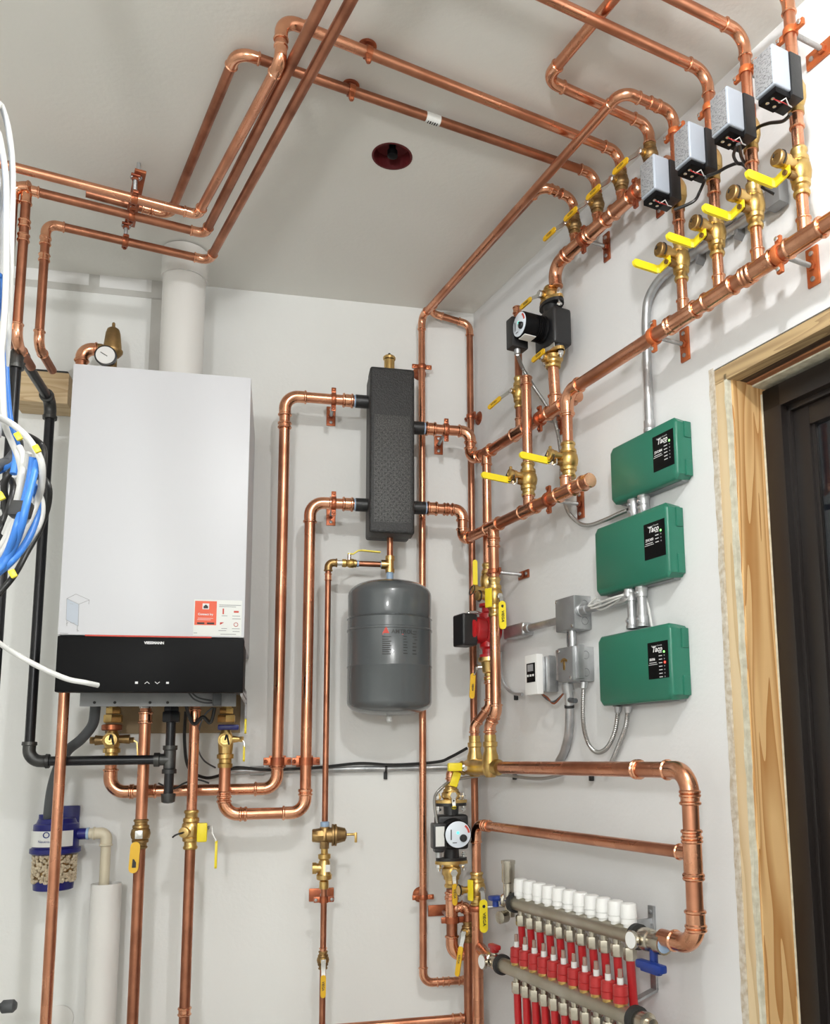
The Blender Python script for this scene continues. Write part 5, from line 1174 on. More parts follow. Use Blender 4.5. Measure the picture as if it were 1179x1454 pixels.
gB = green_box('middle of the three green control boxes', (844,751), (946.6,711.3), (950.5,821), (845.5,845), (972,767), ((915,743.8),(947.7,736),(949.6,788),(916,795)), 'ZVC403', 4)
gC = green_box('lowest of the three green control boxes, with two armoured cables below', (848,905.8), (950.7,882), (955.8,995.5), (851,1001), (980,940), ((920.3,912.6),(953.4,908.5),(955.8,961.7),(922,964.4)), 'SR506', 8)
# conduits
def straight(label, px, y0, y1, n, r=.0098, conn=True, below=True):
    a = R(px, y0, n); b = al(a, 'z', py=y1)
    t = T('conduit', label, 'conduit', b)
    M().cyl(a, b, r, seg=14).obj('tube', 'galv', t)
    for e, s in ((a, -1), (b, 1)):
        M().lathe(e+ZD*s*.0, ZD*s, [(0,r),(0,.0135),(.006,.0140),(.008,.0125),(.024,.0125),(.024,r)], 14).obj('connector', 'galv', t)
    for q_ in (a-ZD*.016, b+ZD*.016): M().cyl(q_+ND*.010, q_+ND*.017, .0032, seg=8).obj('set_screw', 'galv', t)
straight('left of the two short conduits between middle and lowest green boxes', 896.5, 838, 893, .022)
straight('right of the two short conduits between middle and lowest green boxes', 911, 832, 890, .022)
straight('left short conduit between the upper and middle green boxes', 900, 708, 738, .022)
straight('right short conduit between the upper and middle green boxes', 914, 703, 732, .022)
tube_thing('thin pale wire dropping beside the two short conduits above the lowest green box', 'control_wire', 'cable', [R(914,840,.012), R(921,862,.010), R(926,890,.012)], .003, 'whitec')
# tall conduit from the top box curving up behind the risers
pts = [R(923, 612, .018), R(919.5, 520, .016), R(918, 450, .016), R(923, 420, .016), R(940, 394, .016), R(965, 375, .016), R(1000, 352, .016), R(1052, 318, .016), R(1103, 282, .016)]
t = T('conduit', 'long metal conduit rising from the top green box and bending right behind the risers', 'conduit', pts[0])
pts2 = [pts[0], pts[1], pts[2]]
M().tube(smooth(pts, 8), .0098, 14).obj('tube', 'galv', t)
M().tube(smooth([p+UD*.0+ZD*.020-ND*.002 for p in pts[5:]], 6), .0085, 12).obj('tube', 'galv', t)
M().lathe(pts[0]-ZD*.004, ZD, [(0,.0135),(.008,.0140),(.010,.0125),(.026,.0125),(.026,.0098)], 14).obj('connector', 'galv', t)
for px, py in ((995,357),(1050,321)):
    M().box(R(px, py, .010), (UD*.72+ZD*.70), ND, ZD, .014, .022, .046, .002).obj('clip', 'galv_dark', t)
M().box(R(1103,276,.018), UD, ND, ZD, .035, .026, .050, .004).obj('end_fitting', 'galv_dark', t)
# junction boxes
def jbox(label, tl, tr_, br, bl, wr_, brass=False):
    n = uz(al(R(wr_[0], wr_[1], 0), 'n', px=(tr_[0]+br[0])/2))[1]
    u0 = (uz(R(*tl, n))[0]+uz(R(*bl, n))[0])/2; u1 = (uz(R(*tr_, n))[0]+uz(R(*br, n))[0])/2
    z1 = (R(*tl, n).z+R(*tr_, n).z)/2; z0 = (R(*br, n).z+R(*bl, n).z)/2
    t = T('junction_box', label, 'junction box', rt((u0+u1)/2, 0, z0)); print('jb', [round(x,3) for x in (u0,u1,z0,z1,n)])
    M().box(rt((u0+u1)/2, n/2, (z0+z1)/2), UD, ND, ZD, u1-u0, n-.001, z1-z0, .003).obj('body', 'galv', t)
    M().box(rt((u0+u1)/2, n, (z0+z1)/2), UD, ND, ZD, u1-u0-.003, .002, z1-z0-.003, .0008).obj('cover_plate', 'galv_dark', t)
    for f_, zz in ((.33,.75),(.66,.5),(.33,.25)): M().torus(rt(u1+.0002, n*f_+.004, z0+(z1-z0)*zz), UD, .009, .0008, 20, 5).obj('knockout', 'galv_dark', t)
    for a_, b_ in ((u0+.008, z1-.008), (u1-.008, z0+.008)): M().lathe(rt(a_, n+.001, b_), ND, [(0,.004),(.002,.004),(.003,.002)], 10).obj('screw', 'chrome', t)
    return t, u0, u1, z0, z1, n
j1 = jbox('grey steel junction box left of the green boxes, upper one with conduit on both sides', (788.3,851), (816.4,844.8), (815.6,894), (790,897.6), (840.5,870))
j2 = jbox('grey steel junction box beside the white thermostat, cover marked with gold', (792.5,920), (814,917), (814,967), (792.5,969.4), (844.5,943))
t, u0, u1, z0, z1, n = j2
cu_, cz_ = (u0+u1)/2-.004, (z0+z1)/2+.004
M().box(rt(cu_, n+.0014, cz_-.006), UD, ND, ZD, .008, .0008, .022, .0003).box(rt(cu_-.007, n+.0014, cz_+.006), (UD+ZD*.5).normalized(), ND, (ZD-UD*.5).normalized(), .014, .0008, .006, .0003).box(rt(cu_+.007, n+.0014, cz_+.006), (UD-ZD*.5).normalized(), ND, (ZD+UD*.5).normalized(), .014, .0008, .006, .0003).obj('gold_mark', 'brass', t)
M().box(rt(u0-.016, n*.6, cz_), UD, ND, ZD, .030, .020, (z1-z0)*.92, .003).obj('switch_bracket', 'galv', t)
M().box(rt(u1+.004, n*.72, cz_), UD, ND, ZD, .012, .018, (z1-z0)*.98, .002).obj('switch_bracket', 'galv', t)
pj = rt(j1[1]+.045, .032, j1[3]); q = rt(j1[1]+.045, .032, j2[4])
o = M().cyl(pj, q, .0095, seg=14).obj('conduit', 'galv'); top(o, 'short conduit stub joining the two grey junction boxes', 'conduit')
tube_thing('black wire beside the stub between the two grey junction boxes', 'control_wire', 'cable', [pj-UD*.018+ZD*.002, pj-UD*.020-ZD*.02, q-UD*.018-ZD*.004], .0028, 'blackc')
# left conduit + LB fitting
zl = j1[3]+(j1[4]-j1[3])*.42
a_ = rt(j1[1]-.001, .028, zl); b_ = al(a_, 'u', px=749)
t = T('conduit', 'metal conduit from the upper junction box to a grey elbow body behind the red pump', 'conduit', b_)
M().cyl(a_, b_, .0095, seg=14).obj('tube', 'galv', t)
M().lathe(b_-UD*.012, UD, [(0,.0125),(.026,.0125),(.027,.0095)], 14).obj('connector', 'galv', t)
c_ = al(b_, 'u', px=722)
M().box((b_+c_)/2-UD*.004-ND*.004, UD, ND, ZD, (b_-c_).length+.004, .034, .034, .006, 3).obj('elbow_body', 'galv', t)
# right conduit with cable bundle
zr_ = j1[3]+(j1[4]-j1[3])*.55
a_ = rt(j1[2], .028, zr_); b_ = al(a_, 'u', px=888)
t = T('conduit', 'metal conduit from the upper junction box towards the middle green box', 'conduit', a_)
M().tube(smooth([a_, a_.lerp(b_, .5), b_, b_+UD*.012+ZD*.012, b_+UD*.014+ZD*.035], 5), .0105, 14).obj('tube', 'galv', t)
M().lathe(a_-UD*.001, UD, [(0,.0155),(.005,.0155),(.006,.0135),(.026,.0135),(.027,.0105)], 14).obj('connector', 'galv', t)
for k in range(4):
    o_ = ND*(.010+.004*k)+ZD*(.004*(k % 2))
    tube_thing('pale control wires looped over the conduit under the middle green box', 'control_wire', 'cable', [a_.lerp(b_, .55)+o_+ZD*.004*k, a_.lerp(b_, .45-.02*k)+o_*1.2-ZD*.006, a_.lerp(b_, .6)+o_-ZD*.012+ZD*.003*k, a_.lerp(b_, .95)+o_, R(886+k*4, 842, .02)], .0026, 'whitec', group='pale wires over the conduit')
# thermostat
n = .062
tl, tr_, br, bl = (745,931), (762,929), (763.6,986), (746,986.8)
u0 = (uz(R(*tl, n))[0]+uz(R(*bl, n))[0])/2; u1 = (uz(R(*tr_, n))[0]+uz(R(*br, n))[0])/2; z1 = R(753,930,n).z; z0 = R(755,986.4,n).z
t = T('thermostat', 'white thermostat with dark display mounted left of the grey junction boxes', 'thermostat', rt((u0+u1)/2, .03, z0))
M().box(rt((u0+u1)/2, n-.009, (z0+z1)/2), UD, ND, ZD, u1-u0, .018, z1-z0, .002).obj('housing', 'whitep', t)
w_, h_ = u1-u0, z1-z0
M().box(rt(u0+w_*.52, n+.0006, z0+h_*.55), UD, ND, ZD, w_*.68, .0012, h_*.48, .0004).obj('display_window', 'blackg', t)
M().box(rt(u0+w_*.50, n+.0014, z0+h_*.67), UD, ND, ZD, w_*.46, .0006, h_*.17, .0002).obj('display', 'inkgrey', t)
bt = M()
for k in range(3): bt.box(rt(u0+w_*(.30+.21*k), n+.0016, z0+h_*.48), UD, ND, ZD, w_*.13, .001, h_*.055, .0003)
bt.obj('button', 'whitep', t)
zz = M()
ue0, ue1 = uz(R(774, 957, .03))[0], uz(R(797, 957, .03))[0]; 
M().box(rt((u0+u1)/2+.006, .023, (z0+z1)/2), UD, ND, ZD, w_*.85, .044, h_*.88, .003).box(rt((u0+u1)/2+w_*.5+.014, .030, (z0+z1)/2), UD, ND, ZD, .016, .020, h_*.9, .002).obj('mounting_box', 'galv', t)
for k in range(2):
    tube_thing(['brown wire sagging under the white thermostat','pale wire sagging under the white thermostat'][k], 'control_wire', 'cable', [rt(u0+w_*.6, .035, z0+.002), R(777, 990+3*k, .04), R(787, 999-3*k, .038), R(800, 985, .035)], .0022, ['strap','greyc'][k])
# conduit under the lower junction box, armoured cables
e_ = [R(805,968,.040), R(808,985,.032), R(809,1010,.026), R(808,1040,.020), R(802,1066,.014), R(794,1082,.008)]
t = T('conduit', 'bent conduit dropping from the lower junction box to the wall above the thick pipe', 'conduit', e_[-1])
M().tube(smooth(e_, 6), .0105, 14).obj('tube', 'galv', t)
M().cyl(R(805.5,970,.038), R(807.5,983,.033), .0145, seg=14).obj('connector', 'galv', t)
M().cyl(R(808.6,1001,.028), R(808.8,1005,.027), .012, seg=12).obj('collar', 'ink', t)
M().cyl(R(809,994,.034), R(818,995,.034), .006, seg=10).obj('wire_nut', 'greyc', t)
M().cyl(R(829.5,968,.030), R(829,977,.030), .0085, seg=12).obj('cable_connector', 'galv')
bpy.data.objects['cable_connector'].parent = t; bpy.data.objects['cable_connector'].location = -V(t.location)
armoured('armoured cable looping from the lower junction box up to the lowest green box', [R(829,976,.030), R(828,1000,.028), R(829,1030,.026), R(836,1056,.024), R(848,1068,.022), R(862,1062,.022), R(873,1040,.022), R(878,1012,.022), R(879,1006,.022)], .0055)
armoured('armoured cable dropping behind the thick pipe from the lowest green box', [R(892,1004,.022), R(889,1030,.020), R(880,1055,.014), R(868,1084,.010), R(862,1094,.008)], .0055)
cn = M()
for px in (878, 892): cn.cyl(R(px,1003,.022), R(px-.3,1012,.022), .009, .007, 12)
o = cn.obj('cable_connector', 'galv'); top(o, 'pair of cable connectors under the lowest green box', 'connector')
armoured('armoured cable from the upper black pump sweeping behind the headers to the green boxes', [gl1, R(742,522,.07), R(758,549,.055), R(775,574,.035), R(789,602,.022), R(796,640,.015), R(798,690,.014), R(805,722,.014), R(820,741,.014), R(836,746,.014), R(858,739,.016), R(880,729,.020), R(893,724,.022)], .0052)
armoured('armoured cable running from the lower black pump along the wall under the thick pipe', [gl2+ZD*.07+XD*.0, B(617,1136,.16), B(628,1118,.155), B(648,1107,.13), R(690,1101,.06), R(720,1101,.020), R(752,1105,.012), R(775,1105,.012), R(800,1099,.010)], .0045)
tube_thing('thin grey cable curving from the red pump to the white thermostat', 'control_wire', 'cable', [R(711,925,.05), R(711,955,.03), R(717,973,.018), R(728,984,.014), R(742,986,.03)], .0045, 'galv')
for px, py, nm in ((733,990,'curved grey cable'), (731,1103,'armoured cable, left one'), (840,1104,'wall below the thick pipe, right one')):
    o = M().box(R(px,py,.006), UD, ND, ZD, .009, .010, .016, .002).cyl(R(px,py-2,.008), R(px,py-2,.014), .004, seg=8).obj('cable_clip', 'ink'); top(o, 'small dark cable clip on the '+nm, 'clip')
# actuator cables
def wires(lab, pts, r=.0030): tube_thing(lab, 'control_wire', 'cable', pts, r, 'blackc')
wires('black cable between the first and second grey zone valves', [R(958,298,.14), R(985,286,.12), R(994,272,.11), R(1001,256,.12), R(1003,252,.14)])
wires('black cable from the second grey zone valve to the tied bundle', [R(1005,250,.14), R(1020,244,.11), R(1035,236,.09), R(1050,232,.08), R(1062,240,.05), R(1078,262,.03), R(1100,276,.03)])
wires('black cable from the third grey zone valve to the tied bundle', [R(1048,205,.15), R(1042,220,.12), R(1048,232,.085), R(1056,232,.075)])
wires('second black cable from the third grey zone valve to the tied bundle', [R(1050,204,.15), R(1053,222,.12), R(1060,236,.07), R(1074,256,.04)])
wires('black cable between the third and fourth grey zone valves', [R(1123,162,.14), R(1112,172,.12), R(1092,175,.10), R(1075,182,.09), R(1062,196,.085)])
# ================================================================== BOILER
DF = .405
bx0 = (B(103.5,515,DF).x+B(78.7,983,DF).x)/2; bx1 = (B(355.6,537,DF).x+B(345.4,983,DF).x)/2
bz1 = (B(103.5,515,DF).z+B(355.6,537,DF).z)/2; bz0 = (B(78.7,983,DF).z+B(345.4,983,DF).z)/2; bzs = (B(83,902,DF).z+B(347.7,906,DF).z)/2
t = T('boiler', 'white wall hung boiler with black lower panel on the left of the back wall', 'boiler', bk((bx0+bx1)/2, 0, bz0))
bbox(M(), bx0, bx1, .004, DF-.020, bzs-.005, bz1-.001, .003).obj('casing', 'whitem', t)
bbox(M(), bx0-.0008, bx1+.0008, DF-.022, DF, bzs+.001, bz1, .003).obj('front_door', 'whitem', t)
bbox(bbox(M(), bx0-.0008, bx1+.0008, DF-.030, DF, bz0, bzs-.001, .003), bx0+.002, bx1-.002, .20, DF-.028, bz0+.012, bzs-.003).obj('control_panel', 'blackg', t)
w_ = bx1-bx0
bbox(M(), bx0+w_*.14, bx0+w_*.82, DF-.004, DF+.0006, bzs-.0012, bzs+.0022, .0003).obj('light_strip', 'inkred', t)
M().text('VIESSMANN', bk(B(219,914,DF).x, DF+.0004, B(219,914.5,DF).z), XD, ZD, .0080, bold=.0004, align='CENTER').obj('lettering', 'inkwhite', t, flat=True)
sy = M(); zy = B(216,969.5,DF).z
x_ = B(194,969,DF).x; sy.box(bk(x_,DF+.0004,zy), XD, YD, ZD, .006, .0003, .005)
for px, s in ((209,1),(223.5,-1)):
    x_ = B(px,969,DF).x; sy.ribbon([bk(x_-.005,DF+.0006,zy-.0022*s), bk(x_,DF+.0006,zy+.0022*s), bk(x_+.005,DF+.0006,zy-.0022*s)], YD, .0004, .0014)
x_ = B(238,969,DF).x; sy.box(bk(x_,DF+.0004,zy), XD, YD, ZD, .006, .0003, .0045)
sy.obj('touch_symbols', 'inkwhite', t, flat=True)
s = T('sticker', 'paper sticker with an orange-red square near the lower right of the white boiler door', 'sticker', bk(B(310,875,DF).x, DF, B(310,900,DF).z))
X = lambda px: B(px, 875, DF).x; Z = lambda py: B(310, py, DF).z
def rr_(mb, a, b, c, d, q=.0006): return bbox(mb, X(a), X(b), DF+.0002, DF+q, Z(d), Z(c))
rr_(M(), 275, 343.5, 852, 903).obj('backing', 'paper', s, flat=True); s = bpy.data.objects[s.children[-1].name]
rr_(M(), 276.5, 307.5, 854, 888, .0010).obj('orange_square', 'orange', s, flat=True)
ic = M().box(bk(X(291.5),DF+.0012,Z(862)), XD, YD, ZD, .014, .0004, .013, .0001); 
M().text('Connect Ivy', bk(X(292), DF+.0013, Z(874)), XD, ZD, .0068, align='CENTER', bold=.0002).box(bk(X(292),DF+.0012,Z(861.5)), XD, YD, ZD, .0145, .0004, .0135).box(bk(X(292),DF+.0012,Z(878.5)), XD, YD, ZD, .034, .0003, .0008).box(bk(X(290),DF+.0012,Z(880.5)), XD, YD, ZD, .030, .0003, .0008).obj('white_print', 'inkwhite', s, flat=True)
M().prism([(-.005,-.004),(.005,-.004),(.005,.001),(0,.005),(-.005,.001)], bk(X(292),DF+.0014,Z(862)), XD, ZD, YD, .0003).box(bk(X(285.5),DF+.0012,Z(885.5)), XD, YD, ZD, .016, .0004, .004).box(bk(X(299.5),DF+.0012,Z(885.5)), XD, YD, ZD, .016, .0004, .004).obj('house_icon', 'ink', s, flat=True)
g = M()
for a, b, c in ((311,342,858.5),(311,335,861),(315,323,874),(330,341,874),(330,342,878),(315,323,892),(311,322,895),(330,341,892),(331,341,896),(314,336,900),(276,281,899)): rr_(g, a, b, c, c+.8, .0012)
g.obj('small_print', 'inkgrey', s, flat=True)
g = M(); rr_(g, 316, 318, 864, 872, .0012); rr_(g, 332, 339, 867, 869.5, .0012); g.torus(bk(X(335.5),DF+.0012,Z(886.5)), YD, .0045, .0006, 16, 4); g.prism([(-.005,-.003),(.004,.003),(-.005,.003)], bk(X(316),DF+.0010,Z(885.5)), XD, ZD, YD, .0003)
g.obj('red_icon', 'inkred', s, flat=True)
# printed wall-hanging sketch at lower left of the door
g = M(); X2 = lambda px: B(px, 872, DF).x
def ln(a, b, w=.0009): g.ribbon([bk(B(*a,DF).x, DF+.0004, B(*a,DF).z), bk(B(*b,DF).x, DF+.0004, B(*b,DF).z)], YD, .0003, w)
for a, b in (((95,850),(112,858)),((112,858),(111,889)),((94,880),(111,889)),((95,850),(94,880)),((95,850),(108,843.5)),((108,843.5),(127,852)),((112,858),(127,852)),((127,852),(126,858)),((95,880),(95,889)),((110,888),(110,897)),((97,884),(94,886)),((109,894),(112,896)),((99,857),(104,858)),((100,884),(106,885)),((85,899),(97,899.5))): ln(a, b)
g.obj('printed_sketch', 'inkgrey', t, flat=True)
M().add([bk(B(px_,py_,DF).x, DF+.0002, B(px_,py_,DF).z) for px_, py_ in ((95,850),(112,858),(111,889),(94,880))], [(0,1,2,3)]).obj('sketch_tint', 'alu', t, flat=True)
# underside: frame sheet, flange, board
x0_, x1_ = B(113,1000,.26).x, B(335,1004,.26).x
bbox(bbox(M(), bx0+.004, bx1-.004, .02, DF-.02, bz0+.020, bz0+.030), x0_, x1_, .252, .260, B(230,1003,.26).z, bz0+.024, .001).obj('bottom_frame', 'galv_dark', t)
g = M()
for px in (134,163,213,238): g.lathe(bk(B(px,997,.262).x, .2601, B(px,997.5,.262).z), YD, [(0,.0035),(.0008,.0035),(.0009,0)], 10)
g.obj('bolt', 'ink', t)
fl = M(); fl.box(bk(bx1-.004, .19, bz0+.006), XD, YD, ZD, .004, .36, .022).box(bk(bx1-.004, .03, bz0-.024), XD, YD, ZD, .004, .05, .052, .001)
fl.obj('side_flange', 'whitem', t)
g = M()
for k in range(5): g.box(bk(bx1-.0018, .30-.05*k, bz0+.004), XD, YD, ZD, .0008, .022, .005)
g.obj('vent_slot', 'ink', t)
g = M(); g.box(bk(B(308,990,.30).x, .29, B(308,992,.30).z), XD, YD, ZD, .020, .014, .034, .003).tube(smooth([bk(B(268,984,.30).x,.30,B(268,984,.30).z), B(276,993,.30), B(290,998,.30), B(301,998,.29)]), .0022, 6).tube(smooth([bk(B(273,984,.30).x,.30,B(273,984,.30).z), B(282,991,.30), B(301,995,.29)]), .0022, 6)
g.obj('cable_plug', 'greyc', t)
o = bbox(M(), B(150,1030,.012).x, B(341,1030,.012).x, .001, .018, B(240,1041,.018).z, bz0+.05, .001).obj('mounting_board', 'ply'); top(o, 'plywood board on the wall below the white boiler', 'board')
# flue
vd = .17
pv_ = B(260, 450, vd); t = T('flue_pipe', 'white flue pipe rising from the boiler to the ceiling', 'flue', bk(pv_.x, vd, bz1))
M().cyl(bk(pv_.x, vd, bz1-.002), bk(pv_.x, vd, CEIL-.001), .055, seg=40).obj('pipe', 'pvc', t)
M().lathe(bk(pv_.x, vd, B(260,398,vd).z), ZD, [(0,.055),(0,.0595),(CEIL-B(260,398,vd).z-.004,.0595),(CEIL-B(260,398,vd).z-.002,.055)], 40).obj('collar', 'pvc', t)
# relief valve on top
dv = .14; k_ = lambda px, py: B(px, py, dv)
t = T('relief_valve', 'bronze relief valve with round gauge on top of the boiler at the left', 'valve', bk(k_(157,500).x, dv, bz1))
xr_ = k_(160,490).x; zr_0 = k_(160,506).z
M().lathe(bk(xr_, dv, zr_0), ZD, [(0,.018),(.010,.026),(.016,.0265),(.018,.0225),(.026,.0225),(k_(160,474).z-zr_0,.0185),(k_(160,468).z-zr_0,.0150),(k_(160,466).z-zr_0,.010),(k_(160,466).z-zr_0+.001,0)], 20).cyl(bk(xr_,dv,k_(160,467).z), bk(xr_,dv,k_(160,459).z), .0045, .004, 10).obj('bonnet', 'bronze', t)
M().cyl(bk(xr_, dv, k_(160,460).z), bk(xr_, dv, k_(160,458).z), .0025, seg=8).obj('tip', 'ink', t)
M().cyl(bk(xr_, dv, bz1-.01), bk(xr_, dv, zr_0+.006), .013, seg=14).lathe(bk(xr_, dv, k_(145,497).z), -XD, [(0,.018),(.020,.014),(.026,.016),(.034,.016)], 14).obj('body', 'bronze', t)
gx, gz = B(150,505,dv+.030).x, B(150,505,dv+.030).z
M().lathe(bk(gx, dv+.006, gz), YD, [(0,.014),(.010,.025),(.024,.0275),(.026,.0275),(.027,.024)], 26).obj('gauge', 'blackp', t)
M().lathe(bk(gx, dv+.0328, gz), YD, [(0,.0235),(.0014,.0235),(.0016,0)], 26).obj('gauge_face', 'whitep', t)
M().ribbon([bk(gx-.012, dv+.0348, gz+.007), bk(gx+.005, dv+.0348, gz-.003)], YD, .0006, .0018).obj('needle', 'ink', t)
t = pipe_thing('copper_pipe', 'short copper bend joining the bronze relief valve on top of the boiler', k_(116,512))
zc_ = k_(145,497).z; xl_ = k_(116,512).x
run(t, [bk(xr_-.030, dv, zc_), bk(xl_, dv, zc_), bk(xl_, dv, bz1-.01)], R1, Rb=.028, Ls=.010)
# ---- pipes under the boiler
t = pipe_thing('copper_pipe', 'copper pipe left of centre dropping from the boiler to the bottom of the picture', bk(-.9, .165, 1.0))
dc = .165; x1_ = B(205.3,1054,dc).x; zt1 = bz0+.02; r1_ = .0138
vz1_, vz0_ = B(198,1163,dc).z, B(197,1205,dc).z
M().cyl(bk(x1_,dc,vz1_-.004), bk(x1_,dc,zt1), r1_, seg=20).obj('pipe', 'copper', t)
coupling(t, bk(x1_,dc,B(207,1019,dc).z), ZD, r1_, .030); M().cyl(bk(x1_,dc,B(207,1006,dc).z), bk(x1_,dc,B(207,1000,dc).z), .016, seg=14).obj('coupling', 'chrome', t)
t = pipe_thing('copper_pipe', 'weathered copper pipe below the amber tagged valve, left of centre', bk(x1_, dc, .5))
M().cyl(bk(x1_,dc,0), bk(x1_,dc,vz0_+.004), r1_*.95, seg=20).obj('pipe', 'copper_dull', t)
v = T('ball_valve', 'brass valve with amber lever hanging over the pipe, left of the two under the boiler', 'valve', bk(x1_, dc, vz0_))
M().lathe(bk(x1_,dc,vz0_), ZD, valve_prof(vz1_-vz0_, r1_, .95)).obj('body', 'bronze', v)
zz = B(197,1184,dc).z; M().box(bk(x1_,dc+.024,zz), XD, YD, ZD, .018, .012, .020, .002).obj('stem', 'chrome', v)
ga = bk(x1_-.006, dc+.030, zz-.016); M().stadium(ga, B(189,1240,dc+.034), XD, .022, .005).obj('grip', 'amber', v)
M().text('VIEGA', ga+YD*.0032-ZD*.035-XD*.004, -ZD, XD, .010, bold=.0002).prism([(-.004,-.010),(.005,-.010),(.005,.002),(0,.010),(-.003,.010)], B(190,1226,dc+.037), XD, ZD, YD, .0004).obj('lettering', 'ink', v)
x2_ = B(275.5,1054,dc).x; vz1_, vz0_ = B(272,1150,dc).z, B(270,1206,dc).z; r2_ = .0125
t = pipe_thing('copper_pipe', 'copper pipe right of centre dropping from the boiler to a brass valve', bk(x2_, dc, 1.2))
M().cyl(bk(x2_,dc,vz1_-.004), bk(x2_,dc,zt1), r2_, seg=20).obj('pipe', 'copper', t)
coupling(t, bk(x2_,dc,B(279,1016,dc).z), ZD, r2_, .034)
t = pipe_thing('copper_pipe', 'weathered copper pipe below the brass purge valve, right of centre', bk(x2_, dc, .5))
M().cyl(bk(x2_,dc,0), bk(x2_,dc,vz0_+.004), r2_, seg=20).obj('pipe', 'copper_dull', t)
coupling(t, bk(x2_,dc,B(262,1436,dc).z), ZD, r2_, .020)
v = T('purge_valve', 'brass purge valve with yellow tag and thin hanging lever, right one under the boiler', 'valve', bk(x2_, dc, vz0_))
M().lathe(bk(x2_,dc,vz0_), ZD, valve_prof(vz1_-vz0_, r2_, 1.05)).obj('body', 'brass', v)
zz = B(269,1180,dc).z; f_ = (YD*.94-XD*.30).normalized()
M().lathe(bk(x2_,dc,zz)+f_*.012, f_, [(0,.009),(.022,.009),(.023,.0125),(.032,.0125),(.034,.006),(.033,0)], 18).obj('drain_outlet', 'brass', v)
M().tube(smooth([bk(x2_,dc,zz)+f_*.048, bk(x2_,dc,zz)+f_*.056-XD*.012-ZD*.004, bk(x2_,dc,zz)+f_*.050-XD*.022-ZD*.010]), .0022, 6).obj('cap_tether', 'blackc', v)
M().box(B(287,1182,dc+.03), XD, YD, ZD, .024, .006, .046, .004).obj('tag', 'yellow', v)
M().cyl(bk(x2_+.015,dc+.008,zz+.004), bk(x2_+.050,dc+.008,zz+.004), .006, seg=10).hexa(bk(x2_+.040,dc+.008,zz+.004), XD, .010, .009).ribbon([bk(x2_+.050,dc+.008,zz+.010), bk(x2_+.052,dc+.008,zz-.006), bk(x2_+.060,dc+.008,zz-.022), bk(x2_+.062,dc+.008,zz-.030)], YD, .010, .003).obj('lever', 'chrome', v)
M().stadium(bk(x2_+.062,dc+.008,zz-.024), bk(x2_+.062,dc+.008,B(303,1233,dc).z), YD, .018, .0055).obj('grip', 'yellow', v)
# left front copper pipe
d0 = .235; x0c = B(87.5,1054,d0).x
t = pipe_thing('copper_pipe', 'leftmost copper pipe in front of the black gas line, from boiler corner to floor', bk(x0c, d0, 0))
M().cyl(bk(x0c, d0, 0), bk(x0c, d0, bz0+.012), .0122, seg=20).obj('pipe', 'copper', t)
